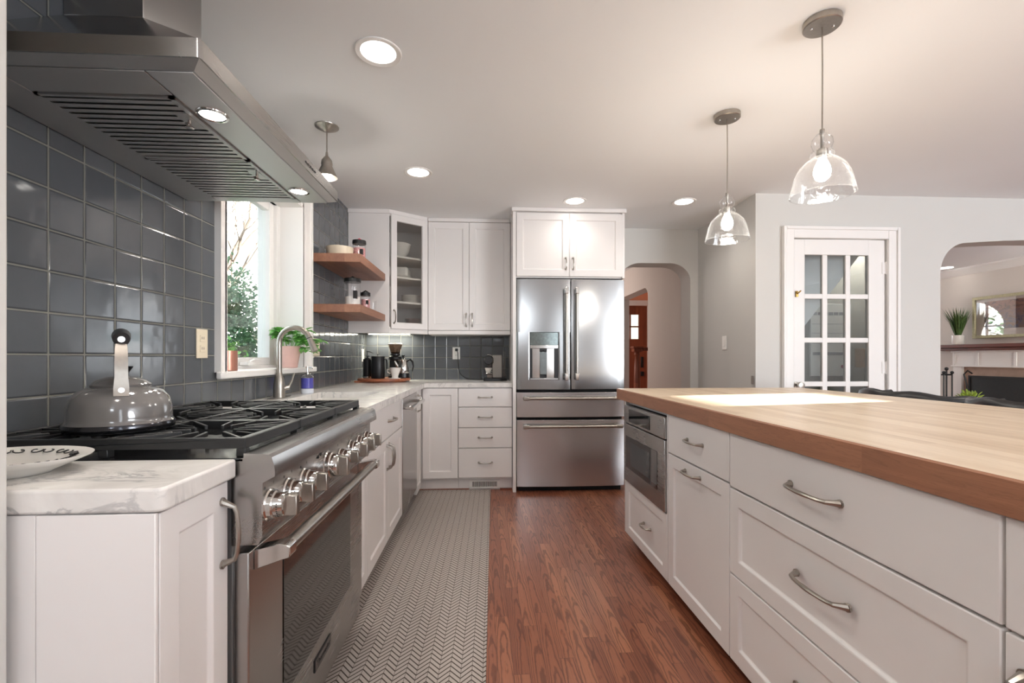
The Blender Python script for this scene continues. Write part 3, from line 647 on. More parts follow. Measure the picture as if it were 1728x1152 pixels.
db = thing('base_cabinet', 'white cabinet with four slab drawers beside the refrigerator', 'cabinet', (0, 4.2, 0), 'white base cabinets along the walls')
finish('carcass', MB().box(-0.236, 0.2195, 3.922, YB - 0.01, 0.10, 0.872).box(-0.236, 0.2195, 3.96, YB - 0.01, 0.0, 0.10), 'cab', db, 0.001)
for za, zb in ((0.713, 0.868), (0.540, 0.707), (0.368, 0.534), (0.117, 0.362)):
    T = fr((-0.234, 3.90, za), AX, -AY); d = finish('drawer_front', slab(T, 0.451, zb - za), 'cab', db, 0.002)
    zz = (za + zb) / 2 + 0.004; finish('handle', pull((-0.063, 3.90, zz), (0.047, 3.90, zz), -AY), 'nickel', d)
vt = thing('floor_vent', 'white slotted register in the toe kick beneath the drawer cabinet', 'vent', (0, 3.95, 0.02))
m = MB().box(-0.144, 0.114, 3.948, 3.958, 0.012, 0.022).box(-0.144, 0.114, 3.948, 3.958, 0.070, 0.080).box(-0.144, -0.12, 3.948, 3.958, 0.022, 0.07).box(0.09, 0.114, 3.948, 3.958, 0.022, 0.07)
finish('frame', m, 'trim', vt, 0.001)
m = MB()
for i in range(18): x = -0.115 + i * 0.0121; m.box(x, x + 0.0055, 3.949, 3.957, 0.022, 0.07)
finish('slats', m, 'trim', vt); finish('backing', MB().box(-0.14, 0.11, 3.9585, 3.9595, 0.013, 0.079), 'gap', vt)
tag(finish('shoe_moulding', MB().box(-0.60, -0.146, 3.935, 3.9585, 0, 0.012), 'redwood'), 'long thin reddish wood strip on the floor left of the toe kick register', 'shoe moulding')
tag(finish('shoe_moulding', MB().box(0.118, 0.219, 3.935, 3.9585, 0.0, 0.012), 'redwood'), 'short thin reddish wood strip on the floor right of the toe kick register', 'shoe moulding')

# ------------------------------------------------------------------ refrigerator with its enclosure
ep = tag(finish('end_panel', MB().box(0.222, 0.2495, 3.855, YB - 0.001, 0.0, 2.352), 'cab', bevel=0.001), 'tall white side panel between the drawers and the refrigerator', 'panel')
oc = thing('wall_cabinet', 'white two-door cabinet above the refrigerator reaching the ceiling', 'cabinet', (0.7, 4.2, 1.80), 'white wall cabinets')
finish('carcass', MB().box(0.2515, 1.172, 3.873, YB - 0.001, 1.80, 2.352), 'cab', oc, 0.001)
finish('crown', MB().box(0.212, 1.185, 3.838, YB - 0.001, 2.3525, CZ - 0.0005), 'cab', oc, 0.004)
for x0, w, hx in ((0.2525, 0.4455, 0.668), (0.7005, 0.4495, 0.730)):
    T = fr((x0, 3.85, 1.812), AX, -AY); d = finish('door', shaker(T, w, 0.529), 'cab', oc, 0.0015)
    finish('handle', pull((hx, 3.85, 1.87), (hx, 3.85, 1.965), -AY), 'nickel', d)
finish('side_stile', MB().box(1.1505, 1.172, 3.852, 3.872, 1.80, 2.352), 'cab', oc, 0.001)

rf = thing('refrigerator', 'stainless steel french door refrigerator with two freezer drawers and water dispenser', 'refrigerator', (0.71, 4.2, 0))
RX0, RX1, RS = 0.254, 1.170, 0.7085
finish('cabinet_body', MB().box(RX0 + 0.004, RX1 - 0.004, 3.925, YB - 0.003, 0.03, 1.786).box(RX0 + 0.02, RX1 - 0.02, 3.90, 3.93, 0.0, 0.06).box(RX0 + 0.01, RX1 - 0.01, 3.90, 3.93, 0.06, 1.78), 'gap', rf)
def bow(x): t = (x - (RX0 + RX1) / 2) / ((RX1 - RX0) / 2); return 3.843 + 0.013 * t * t
def panelf(x0, x1, z0, z1, n=14, r=0.006):
    pts = [(x0, 3.92), (x0, bow(x0) + r)]
    for k in range(n + 1):
        x = x0 + (x1 - x0) * k / n; e = min(x - x0, x1 - x); pts.append((x, bow(x) + (0.004 if e < 1e-6 else 0)))
    pts += [(x1, 3.92)]
    return MB().prism(pts, z0, z1)
DQ = (0.364, 0.604, 0.940, 1.342)     # dispenser recess
# left door with the dispenser opening cut out of it
pl = panelf(RX0, RS - 0.004, DQ[3], 1.787); 
for q in (panelf(RX0, RS - 0.004, 0.861, DQ[2]), panelf(RX0, DQ[0], DQ[2], DQ[3]), panelf(DQ[1], RS - 0.004, DQ[2], DQ[3])): pl.add(q.v, q.f)
ld = finish('left_door', pl, 'fridge', rf)
rd = finish('right_door', panelf(RS + 0.004, RX1, 0.861, 1.787), 'fridge', rf, 0.002)
d1 = finish('drawer', panelf(RX0, RX1, 0.628, 0.836), 'fridgeh', rf, 0.002)
d2 = finish('drawer', panelf(RX0, RX1, 0.045, 0.604), 'fridgeh', rf, 0.002)
def vbar(x, za, zb, par):
    y = bow(x) - 0.055; m = MB().tube([(x, y, za + 0.03), (x, y, zb - 0.03)], 0.0125, 14); h = finish('handle', m, 'nickel', par)
    for z, z2 in ((za, za + 0.02), (zb - 0.055, zb - 0.035)):
        finish('handle_end', MB().box(x - 0.015, x + 0.015, y - 0.014, y + 0.014, z, z + 0.055).box(x - 0.009, x + 0.009, y + 0.010, bow(x) + 0.002, z2 - 0.008, z2 + 0.016), 'chrome', par, 0.005)
vbar(0.664, 0.940, 1.712, ld); vbar(0.752, 0.940, 1.712, rd)
def hbar(z, par):
    m = MB().tube([(0.335, 3.788, z), (1.115, 3.788, z)], 0.0125, 14); finish('handle', m, 'nickel', par)
    for x, x2 in ((0.305, .33), (1.085, 1.11)): finish('handle_end', MB().box(x, x + 0.055, 3.774, 3.802, z - 0.0145, z + 0.0145).box(x2 - 0.012, x2 + 0.012, 3.80, bow(x2) + 0.002, z - 0.009, z + 0.009), 'nickel', par, 0.006)
hbar(0.790, d1); hbar(0.556, d2)
dp = finish('dispenser', MB().box(DQ[0] + .001, DQ[1] - .001, 3.895, 3.915, DQ[2], DQ[3]).box(DQ[0] + .001, DQ[0] + 0.022, 3.852, 3.895, 0.955, 1.205).box(DQ[1] - 0.030, DQ[1] - .001, 3.852, 3.895, 0.955, 1.205), 'blackm', rf)
finish('control_panel', MB().box(DQ[0] + .002, DQ[1] - .002, 3.846, 3.90, 1.232, DQ[3] - .002), plain('dispenser_display', (120, 128, 126), 0.12, metal=0.7, spec=0.8, var=0.15, vscale=60), dp, 0.002)
finish('chrome_band', MB().box(DQ[0] + .002, DQ[1] - .002, 3.844, 3.90, 1.205, 1.232), 'chrome', dp, 0.002)
finish('recess_back', MB().box(DQ[0] + 0.022, DQ[0] + 0.085, 3.870, 3.894, 0.958, 1.204).box(DQ[0] + 0.145, DQ[1] - 0.030, 3.870, 3.894, 0.958, 1.204), 'chrome', dp)
finish('paddle', MB().box(DQ[0] + 0.086, DQ[0] + 0.144, 3.866, 3.890, 0.985, 1.18), plain('dispenser_paddle', (120, 126, 126), 0.25, metal=0.6, var=0.1), dp, 0.003)
finish('spouts', MB().box(DQ[0] + 0.085, DQ[0] + 0.145, 3.86, 3.885, 1.188, 1.204).lathe([(0.008, 1.175), (0.008, 1.19)], (DQ[0] + .10, 3.868, 0), 10).lathe([(0.008, 1.175), (0.008, 1.19)], (DQ[0] + .13, 3.868, 0), 10), 'black', dp)
finish('drip_tray', MB().box(DQ[0] + .001, DQ[1] - .001, 3.842, 3.90, 0.941, 0.957), 'steel', dp, 0.002)

# ------------------------------------------------------------------ upper cabinets
uc = thing('wall_cabinet', 'white two-door wall cabinet above the coffee machine', 'cabinet', (-0.15, 4.36, 1.34), 'white wall cabinets')
finish('carcass', MB().box(-0.523, 0.2195, 4.212, YB - 0.009, 1.372, 2.352), 'cab', uc, 0.001)
finish('light_rail', MB().box(-0.523, 0.2195, 4.195, YB - 0.009, 1.337, 1.3715), 'cab', uc, 0.002)
finish('crown', MB().box(-0.523, 0.2105, 4.180, YB - 0.009, 2.3525, CZ - 0.0005), 'cab', uc, 0.003)
for x0, w, hx in ((-0.523, 0.367, -0.182), (-0.153, 0.371, -0.127)):
    T = fr((x0, 4.19, 1.375), AX, -AY); d = finish('door', shaker(T, w, 0.975), 'cab', uc, 0.0015)
    finish('handle', pull((hx, 4.19, 1.41), (hx, 4.19, 1.525), -AY), 'nickel', d)

gc = thing('corner_wall_cabinet', 'white corner wall cabinet with diagonal glass door showing stacked dishes', 'cabinet', (-0.85, 4.25, 1.34), 'white wall cabinets')
A = Vector((-0.822, 3.97, 0)); Bq = Vector((-0.527, 4.19, 0)); W0 = XL + 0.002; YK = YB - 0.009
out = [(W0, 3.97), (A.x, A.y), (Bq.x, Bq.y), (Bq.x, YK), (W0, YK)]
m = MB().prism(out, 1.372, 1.390).prism(out, 2.334, 2.352).box(W0, A.x, 3.97, 3.985, 1.390, 2.334).box(Bq.x - 0.004, Bq.x - 0.0005, 4.20, YK, 1.390, 2.334).box(W0, Bq.x - 0.004, YK - 0.012, YK, 1.390, 2.334)
finish('carcass', m, 'cab', gc)
finish('light_rail', MB().prism([(W0, 3.965), (A.x, 3.965), (Bq.x, 4.185), (Bq.x, 4.20), (A.x - 0.005, 3.985), (W0, 3.985)], 1.337, 1.3715), 'cab', gc)
finish('crown', MB().prism([(W0, 3.958), (A.x + 0.002, 3.958), (Bq.x, 4.178), (Bq.x, YK), (W0, YK)], 2.3525, CZ - 0.0005), 'cab', gc)
sh_z = (1.600, 1.815, 1.995)
shp = [(W0, 3.99), (A.x - 0.005, 3.99), (Bq.x - 0.012, 4.205), (Bq.x - 0.012, YK - 0.013), (W0, YK - 0.013)]
for z in sh_z: finish('shelf', MB().prism(shp, z, z + 0.016), 'cab_in', gc)
dv = (Bq - A); dl = dv.length; du = dv.normalized(); dn = Vector((du.y, -du.x, 0))
T = fr(A + du * 0.010 + dn * 0.020 + Vector((0, 0, 1.376)), du, dn)
d = finish('glass_door', shaker(T, dl - 0.020, 0.972, hole=True, st=0.050, ch=0.005), 'cab', gc, 0.001)
q = []
for (u, v, w) in ((0.05, 0.05, -.012), (dl - .07, 0.05, -.012), (dl - .07, .922, -.012), (0.05, .922, -.012), (0.05, 0.05, -.015), (dl - .07, 0.05, -.015), (dl - .07, .922, -.015), (0.05, .922, -.015)): q.append(T(u, v, w))
finish('glass', MB().add(q, [(0, 1, 2, 3), (7, 6, 5, 4), (0, 4, 5, 1), (1, 5, 6, 2), (2, 6, 7, 3), (3, 7, 4, 0)]), 'cabglass', d)
finish('handle', pull(T(0.022, 0.045, 0), T(0.022, 0.155, 0), dn), 'nickel', d)
# dishes inside
def bowlm(c, r, h, foot=0.5, t=0.004, seg=28):
    return MB().lathe([(0, 0.002), (r * foot, 0), (r * foot + .004, 0.004), (r * 0.8, h * 0.45), (r, h), (r - t, h), (r * 0.78 - t, h * 0.5), (r * foot, 0.010), (0, 0.008)], c, seg)
tag(finish('serving_bowl', bowlm((-0.80, 4.22, sh_z[2] + .017), 0.12, 0.135, 0.45), 'ceramic'), 'tall white bowl on the top shelf behind the glass door', 'bowl')
tag(finish('baking_dish', MB().box(-0.88, -0.70, 4.16, 4.32, sh_z[1] + .035, sh_z[1] + .125), 'ceramic', bevel=0.02, seg=3, origin=None), 'white square dish on the second shelf down behind the glass door', 'dish')
tag(finish('oval_platter', MB().lathe([(0, 0), (.07, 0), (.115, .025), (.118, .028), (.07, .008), (0, .006)], (-0.80, 4.24, sh_z[1] + .017), 28), 'ceramic'), 'white platter lying under the square dish behind the glass door', 'platter')
for i in range(5): tag(finish('dinner_plate', MB().lathe([(0, 0), (.05, 0), (.085, .012), (.087, .014), (.05, .005), (0, .004)], (-0.685, 4.25, sh_z[0] + .017 + i * .0148), 28), 'ceramic'), 'white plate in the stack on the third shelf behind the glass door', 'plate', 'plates stacked behind the glass door')
for i in range(2): tag(finish('soup_bowl', bowlm((-0.87, 4.17, sh_z[0] + .017 + i * .03), 0.065, 0.055), 'ceramic'), 'white soup bowl left of the plate stack behind the glass door', 'bowl', 'bowls stacked behind the glass door')
for i in range(7): tag(finish('side_plate', MB().lathe([(0, 0), (.045, 0), (.07, .009), (.072, .011), (.045, .004), (0, .003)], (-0.665, 4.22, 1.391 + i * .0125), 28), plain('taupe_glaze', (170, 150, 142), 0.3)), 'taupe small plate in the stack at the bottom of the glass-door cabinet', 'plate', 'small plates in the bottom of the glass cabinet')
tag(finish('glass_dish', bowlm((-0.83, 4.12, 1.391), 0.06, 0.05), 'glass'), 'clear glass dish at the bottom left inside the glass-door cabinet', 'dish')

# under cabinet light
ul = thing('under_cabinet_light', 'slim glowing light bar under the corner wall cabinet', 'light', (-0.95, 4.4, 1.34))
finish('housing', MB().box(-1.12, -0.72, 4.42, 4.47, 1.352, 1.3715), 'trim', ul); finish('tube', MB().box(-1.11, -0.73, 4.425, 4.465, 1.347, 1.352), 'led', ul)
area('under_cabinet_glow', (-0.92, 4.44, 1.345), (0, 0, -1), 0.38, 0.04, 2.2, (1.0, 0.95, 0.78))

# floating shelves
for z0, z1, lab in ((1.778, 1.836, 'upper of the two thick walnut floating shelves right of the window'), (1.437, 1.492, 'lower of the two thick walnut floating shelves right of the window')):
    tag(finish('floating_shelf', MB().box(XL + 0.001, -0.855, 3.185, 3.963, z0, z1), 'walnut', bevel=0.002), lab, 'shelf', 'walnut floating shelves')
tag(finish('serving_bowl', MB().lathe([(0, 0.002), (.075, 0), (.088, .03), (.094, .075), (.089, .076), (.083, .03), (.07, .01), (0, .008)], (-1.045, 3.36, 1.837), 36), 'cream'), 'wide cream stoneware bowl on the upper walnut shelf', 'bowl')
def jar(name, label, c, r, h, fill, fm, lid=True, pinktop=False, lab=True):
    t = thing(name, label, 'jar', c)
    x, y, z = c
    finish('glass_body', MB().lathe([(0, 0.001), (r * .95, 0.0), (r, .008), (r, h), (r * .97, h), (r * .97, .008), (0, .006)], c, 28), 'glass', t)
    if fill: finish('contents', MB().lathe([(0, .007), (r * .94, .007), (r * .94, fill), (0, fill + .004)], c, 24), fm, t)
    if lid:
        l = finish('lid', MB().lathe([(0, h + .022), (r * 1.04, h + .022), (r * 1.06, h + .016), (r * 1.06, h - .004), (0, h - .004)][::-1], c, 28), 'black', t)
        finish('lid_clasp', MB().tube([(x - .022, y, z + h + .022), (x, y, z + h + .036), (x + .022, y, z + h + .022)], .006, 8), 'pinkbit' if pinktop else 'black', l)
    if lab: finish('label', MB().box(x + r * .35, x + r * .80, y - r - .002, y - r * .55, z + h * .32, z + h * .62), 'label', t)
    return t
jar('glass_canister', 'glass canister with black lid holding pink packets on the upper walnut shelf', (-0.93, 3.44, 1.837), .046, .125, .09, 'jar_fill', pinktop=True)
jar('glass_canister', 'tall glass canister half full of white flour on the lower walnut shelf', (-0.970, 3.41, 1.493), .056, .185, .075, 'flour')
jar('glass_jar', 'small glass jar with square black label behind the flour canister', (-0.905, 3.52, 1.493), .034, .10, .07, 'jar_fill')
tag(finish('glass_tumbler', bowlm((-0.89, 3.66, 1.493), .035, .08, .7), 'glass'), 'clear glass tumbler at the far end of the lower walnut shelf', 'glass')

# ------------------------------------------------------------------ range
rg = thing('gas_range', 'stainless steel professional gas range with cast iron grates and eight knobs', 'range', (-0.84, 1.48, 0), None)
RY0, RY1 = 1.020, 1.938
finish('body', MB().box(XL + 0.005, -0.545, RY0 + .002, RY1 - .002, 0.08, 0.905), 'steel_d', rg)
finish('toe_panel', MB().box(XL + 0.05, -0.60, RY0 + .02, RY1 - .02, 0.0, 0.08), 'dark', rg)
finish('cooktop', MB().box(XL + 0.005, -0.520, RY0, RY1, 0.9055, 0.914).box(XL + 0.005, -1.12, RY0, RY1, 0.914, 0.935), ['enamel'], rg, 0.002)
prof = [(-0.520, 0.924), (-0.468, 0.921), (-0.461, 0.915), (-0.4565, 0.900), (-0.454, 0.884), (-0.4545, 0.874), (-0.480, 0.860), (-0.481, 0.742), (-0.490, 0.727), (-0.545, 0.726), (-0.545, 0.905), (-0.520, 0.9145)]
finish('control_panel', MB().prism(prof, RY0, RY1, 'Y'), 'steelx', rg, smooth=25)
dr = finish('oven_door', MB().box(-0.545, -0.512, RY0 + .006, RY1 - .006, 0.155, 0.708), 'steelx', rg, 0.003)
finish('oven_window', MB().box(-0.5118, -0.5100, 1.195, 1.765, 0.272, 0.628), 'ovenglass', dr, 0.0005)
HZ, HX = 0.700, -0.452
finish('handle_bar', MB().tube([(HX, 1.085, HZ), (HX, 1.875, HZ)], 0.0155, 18), 'nickel', dr)
for (ya, yb) in ((1.048, 1.085), (1.875, 1.912)):
    m = MB(); m.prism(rpoly([(-0.512, HZ - 0.040), (-0.512, HZ + 0.006), (HX - .004, HZ + 0.0175), (HX + .0175, HZ + .012), (HX + .0175, HZ - 0.014), (HX, HZ - .0185)], 0.006, [3, 4]), ya, yb, 'Y')
    finish('handle_bracket', m, 'chrome', dr, 0.002)
finish('kick_panel', MB().box(-0.545, -0.520, RY0 + .006, RY1 - .006, 0.082, 0.150), 'steelx', rg, 0.002)
bdg = finish('badge', MB().box(-0.512, -0.509, 1.405, 1.545, 0.188, 0.226), 'blackm', dr, 0.001)
finish('badge_plate', MB().box(-0.5095, -0.5083, 1.409, 1.541, 0.192, 0.222), plain('badge_grey', (110, 104, 102), 0.3, metal=0.6), bdg)
def text(s, size, loc, rot, mat, parent, ext=0.0006):
    cu = bpy.data.curves.new('lettering', 'FONT'); cu.body = s; cu.size = size; cu.extrude = ext; cu.align_x = 'CENTER'; cu.align_y = 'CENTER'
    o = bpy.data.objects.new('lettering', cu); me = bpy.data.meshes.new_from_object(o)
    o2 = bpy.data.objects.new('lettering', me); COL.objects.link(o2); me.materials.clear(); me.materials.append(M[mat]); bpy.data.objects.remove(o)
    R = Matrix.Translation(loc) @ rot.to_4x4(); me.transform(R)
    if parent is not None:
        o2.parent = parent
        if parent.type == 'EMPTY': o2.matrix_parent_inverse = Matrix.Translation(-Vector(parent.location))
    return o2
RX = Matrix(((0, 0, 1), (1, 0, 0), (0, 1, 0)))       # lettering upright on a face looking towards +X
text('Thermador', 0.025, (-0.508, 1.475, 0.2075), RX, 'blackm', bdg)
def knob(y, big=1.0):
    z = 0.804; r = 0.0315 * big; m = MB()
    m.lathe([(r * 1.12, 0), (r * 1.12, .003), (r * 1.02, .006), (r, .015), (r * .93, .018), (0, .018)], (-0.481, y, z), 32, 'X'); k = finish('knob', m, 'chrome', rg)
    finish('knob_dial', MB().lathe([(r * .88, .0), (r * .82, .014), (r * .76, .019), (r * .66, .021), (0, .021)], (-0.463, y, z), 30, 'X'), 'chrome', k)
    a = 0.0105 * big; zz = 0.0235 * big; X0, X1 = -.446, -.417 + .004 * (big - 1)
    finish('knob_grip', MB().add([(X0, y - a, z - zz), (X0, y + a, z - zz), (X0, y + a, z + zz), (X0, y - a, z + zz), (X1, y - a * .85, z - zz * .98), (X1, y + a * .85, z - zz * .98), (X1 - .002, y + a * .7, z + zz * .86), (X1 - .002, y - a * .7, z + zz * .86)],
           [(0, 3, 2, 1), (4, 5, 6, 7), (0, 1, 5, 4), (1, 2, 6, 5), (2, 3, 7, 6), (3, 0, 4, 7)]), 'nickel', k, 0.002)
    mk = MB()
    for q in range(7):
        an = -0.9 + q * 0.2; mk.box(-0.4555, -0.4530, y - r * .845 * math.cos(an) - .0008, y - r * .845 * math.cos(an) + .0006, z + r * .845 * math.sin(an) - .0012, z + r * .845 * math.sin(an) + .0012)
    finish('knob_markings', mk, 'black', k)
KY = [1.052, 1.148, 1.245, 1.425, 1.545, 1.660, 1.762, 1.862]
for i, y in enumerate(KY): knob(y, 1.25 if i == 3 else (0.8 if i == 4 else 1.0))
mk = MB()
for y in KY:
    mk.box(-0.4805, -0.4800, y + .018, y + .021, .846, .852).lathe([(.0035, 0), (.0035, .0006), (.0025, .0006)], (-0.4806, y - .022, .846), 12, 'X')
finish('burner_symbols', mk, 'black', rg)
finish('front_rail_marks', MB().box(-0.4788, -0.4780, 1.34, 1.352, 0.842, 0.850).box(-0.4788, -0.4780, 1.358, 1.370, .846, .854), 'dark', rg)
# grates: three cast iron sections, each over two star burners
gx0, gx1 = -1.115, -0.522; gt, gb = 0.955, 0.932
for s in range(3):
    ya, yb = RY0 + 0.012 + s * 0.2985, RY0 + 0.012 + s * 0.2985 + 0.2955
    m = MB(); w = 0.013
    m.box(gx0, gx1, ya, ya + w, gb, gt).box(gx0, gx1, yb - w, yb, gb, gt).box(gx0, gx0 + w, ya + w, yb - w, gb, gt).box(gx1 - 0.018, gx1, ya + w, yb - w, gb, gt)
    xm = (gx0 + gx1) / 2; m.box(xm - w / 2, xm + w / 2, ya + w, yb - w, gb + .004, gt)
    for (px, py) in ((gx0, ya), (gx1 - .02, ya), (gx0, yb - .02), (gx1 - .02, yb - .02), (xm - .01, ya), (xm - .01, yb - .02)): m.box(px, px + .02, py, py + .02, 0.914, gb)
    for cxx in ((gx0 + xm) / 2, (xm + gx1) / 2):
        cy = (ya + yb) / 2; hx, hy = (xm - gx0) / 2 - w, (yb - ya) / 2 - w / 2; c = Vector((cxx, cy, gt - .006))
        for k in range(4):
            dx, dy = ((1, 0), (-1, 0), (0, 1), (0, -1))[k]; L = hx if dx else hy
            px, py = -dy, dx
            for sgn in (-1, 1):
                e = c + Vector((dx * L, dy * L, 0)) + Vector((px, py, 0)) * (0.032 * sgn)
                i2 = c + Vector((dx * 0.050, dy * 0.050, 0)) + Vector((px, py, 0)) * (0.010 * sgn)
                m.bar(e, i2, 0.007, 0.012)
        for sx in (-1, 1):
            for sy in (-1, 1):
                a = c + Vector((sx * hx, sy * hy, 0)); b = c + Vector((sx * 0.048, sy * 0.048, 0)); m.bar(a, b, 0.008, 0.012)
                a2 = c + Vector((sx * hx, sy * hy * .55, 0)); b2 = c + Vector((sx * .074, sy * .040, 0)); m.bar(a2, b2, 0.006, 0.011)
    finish('grate', m, 'iron', rg, 0.002)
    for cxx in ((gx0 + xm) / 2, (xm + gx1) / 2):
        cy = (ya + yb) / 2; star = []
        for k in range(40):
            a = 2 * PI * k / 40; rr = 0.040 + 0.014 * math.cos(5 * a); star.append((cxx + rr * math.cos(a), cy + rr * math.sin(a)))
        b = finish('burner', MB().prism(star, 0.915, 0.929), 'nickel', rg)
        finish('burner_cap', MB().prism([(cxx + (x - cxx) * .8, cy + (y - cy) * .8) for x, y in star], 0.9292, 0.935), 'iron', b, 0.001)

# kettle on the front-left grate
kc = Vector((-0.880, 1.165, 0.9555)); kt = thing('tea_kettle', 'glossy grey enamel kettle with steel handle standing on the range', 'kettle', kc)
finish('body', MB().lathe([(0, 0), (.108, 0), (.119, .004), (.123, .012), (.121, .020), (.116, .026), (.116, .034), (.115, .055), (.108, .078), (.094, .094), (.072, .104), (.062, .106), (.060, .104), (0, .10)], kc, 64, sx=.87, sy=.87), 'kettle', kt, smooth=60)
finish('base_rim', MB().lathe([(.100, .001), (.112, .0005), (.1225, .006), (.1245, .013), (.1215, .021), (.117, .0215)], kc, 64, sx=.87, sy=.87, cap=False), 'kettle_d', kt, smooth=60)
ld2 = finish('lid', MB().lathe([(.066, .1045), (.068, .110), (.056, .120), (.030, .128), (.010, .130), (0, .130)], kc, 48, sx=.87, sy=.87), 'kettle', kt, smooth=60)
finish('lid_knob', MB().lathe([(.009, .130), (.008, .137), (.016, .150), (.017, .153), (0, .154)], kc + Vector((.004, .004, 0)), 20), 'black', ld2)
vd = Vector((kc.x, kc.y, 0)).normalized(); sd = Vector((vd.y, -vd.x, 0))
def strap(path, w, t):
    m = MB(); n = len(path); vs = []
    for i, p in enumerate(path):
        tg = (path[min(i + 1, n - 1)] - path[max(0, i - 1)]).normalized(); nn = tg.cross(sd).normalized()
        ww = w[i] if isinstance(w, list) else w
        vs += [p + sd * ww + nn * t, p - sd * ww + nn * t, p - sd * ww - nn * t, p + sd * ww - nn * t]
    fs = [(0, 3, 2, 1), tuple(4 * (n - 1) + k for k in range(4))]
    for i in range(n - 1):
        for k in range(4): l = (k + 1) % 4; fs.append((4 * i + k, 4 * i + l, 4 * i + 4 + l, 4 * i + 4 + k))
    return m.add(vs, fs)
Z = lambda h: Vector((0, 0, h))
pth = [kc - vd * 0.0861 + Z(.086), kc - vd * 0.0800 + Z(.105), kc - vd * 0.0809 + Z(.13), kc - vd * 0.0766 + Z(.165), kc - vd * 0.0661 + Z(.195), kc - vd * .055 + Z(.218)]
hd = finish('handle', strap(pth, [.014, .014, .012, .012, .011, .009], .0025), 'nickel', kt)
finish('handle_strap', strap([kc + vd * 0.0861 + Z(.086), kc + vd * 0.0800 + Z(.105), kc + vd * 0.0809 + Z(.13), kc + vd * 0.0766 + Z(.165), kc + vd * 0.0661 + Z(.195), kc + vd * .055 + Z(.218)], [.014, .014, .012, .012, .011, .009], .0025), 'nickel', kt)
finish('grip', MB().tube([kc - vd * .066 + Z(.217), kc - vd * .03 + Z(.225), kc + vd * .03 + Z(.225), kc + vd * .066 + Z(.217)], [.016, .018, .018, .016], 20), 'black', hd)
for h, rr in ((.100, .006), (.216, .007)):
    m = MB()
    p = kc - vd * (.0818 if h < .2 else .067) + Z(h); m.tube([p + vd * .0, p - vd * .005], rr, 14)
    finish('rivet', m, 'chrome', hd)
finish('spout', MB().tube([kc + vd * .078 + sd * .0 + Z(.06), kc + vd * .115 + Z(.085), kc + vd * .14 + Z(.115)], [.026, .019, .014], 16), 'kettle', kt)

# patterned dish on the near counter
dc = (-0.895, 0.905, 0.9145); dt = thing('serving_dish', 'white oval dish with black scroll pattern on the marble left of the range', 'dish', dc)
finish('dish_body', MB().lathe([(0, .003), (.075, 0), (.080, .004), (.115, .019), (.140, .030), (.142, .033), (.110, .026), (.078, .010), (0, .007)], dc, 56, sx=1.0, sy=.72), 'ceramic', dt, smooth=60)
m = MB()
for k in range(26):
    a = 2 * PI * k / 26; rr = .112; cx, cy = dc[0] + rr * math.cos(a), dc[1] + rr * .72 * math.sin(a); pts = []
    for j in range(9):
        b = a + j * 0.62 * (1 if k % 2 else -1); q = .004 + .0011 * j; pts.append((cx + q * math.cos(b), cy + q * .75 * math.sin(b), dc[2] + .0275 + .3 * (math.hypot(cx + q * math.cos(b) - dc[0], (cy + q * .75 * math.sin(b) - dc[1]) / .72) - .112) + .0006))
    m.tube(pts, .0011, 5)
finish('scroll_pattern', m, 'black', dt)

# ------------------------------------------------------------------ range hood
hd_ = thing('range_hood', 'stainless steel chimney range hood mounted on the tiled wall over the range', 'range hood', (-0.9, 1.45, 1.757))
HY0, HY1, HXF, HZ0, HZ1 = 0.998, 1.902, -0.597, 1.757, 1.797
cy0, cy1, cxf, czb = 1.339, 1.602, -0.953, 2.075
m = MB(); XW = XL + 0.002
# rim band: outer faces
rp = rpoly([(XW, HY0), (HXF, HY0), (HXF, HY1), (XW, HY1)], 0.012, [1, 2])
inn = [(XW, HY0 + .02), (HXF - .02, HY0 + .02), (HXF - .02, HY1 - .02), (XW, HY1 - .02)]
finish('rim', MB().prism(rp, HZ0, HZ1), 'steelx', hd_, 0.0)
can = MB().add([(XW, HY0 + .004, HZ1), (HXF - .004, HY0 + .004, HZ1), (HXF - .004, HY1 - .004, HZ1), (XW, HY1 - .004, HZ1), (XW, cy0, czb), (cxf, cy0, czb), (cxf, cy1, czb), (XW, cy1, czb)],
               [(0, 1, 5, 4), (1, 2, 6, 5), (2, 3, 7, 6), (3, 0, 4, 7), (4, 5, 6, 7), (3, 2, 1, 0)])
finish('canopy', can, steel('stainless_canopy', (150, 148, 146), 0.13, 'Y', 0.04), hd_, smooth=0)
finish('chimney', MB().box(XW, cxf, cy0, cy1, czb, CZ - .0005), 'steel', hd_, 0.002)
# underside: bevelled tray and flat light panel
zb2 = 1.745
fsx = HXF - 0.03
finish('underside_bevel', MB().add([(XW, HY0 + .004, HZ0), (HXF - .004, HY0 + .004, HZ0), (HXF - .004, HY1 - .004, HZ0), (XW, HY1 - .004, HZ0), (XW, HY0 + .03, zb2), (fsx, HY0 + .03, zb2), (fsx, HY1 - .03, zb2), (XW, HY1 - .03, zb2)],
       [(0, 1, 5, 4), (1, 2, 6, 5), (2, 3, 7, 6), (3, 0, 4, 7), (7, 6, 5, 4), (0, 1, 2, 3)]), 'steel_d', hd_, smooth=0)
lx = -0.728
finish('light_panel', MB().box(lx, fsx - .004, HY0 + .032, HY1 - .032, zb2 - .003, zb2 - .0004), 'steel_l', hd_, 0.001)
bx0, bx1, by0, by1 = -1.045, -0.735, 1.125, 1.822
finish('rear_panel', MB().box(XW + .002, bx0 - .003, HY0 + .032, HY1 - .032, zb2 - .003, zb2 - .0004).box(bx0, lx - .004, HY0 + .032, by0 - .004, zb2 - .003, zb2 - .0004).box(bx0, lx - .004, by1 + .004, HY1 - .032, zb2 - .003, zb2 - .0004), 'steel_d', hd_, 0.001)
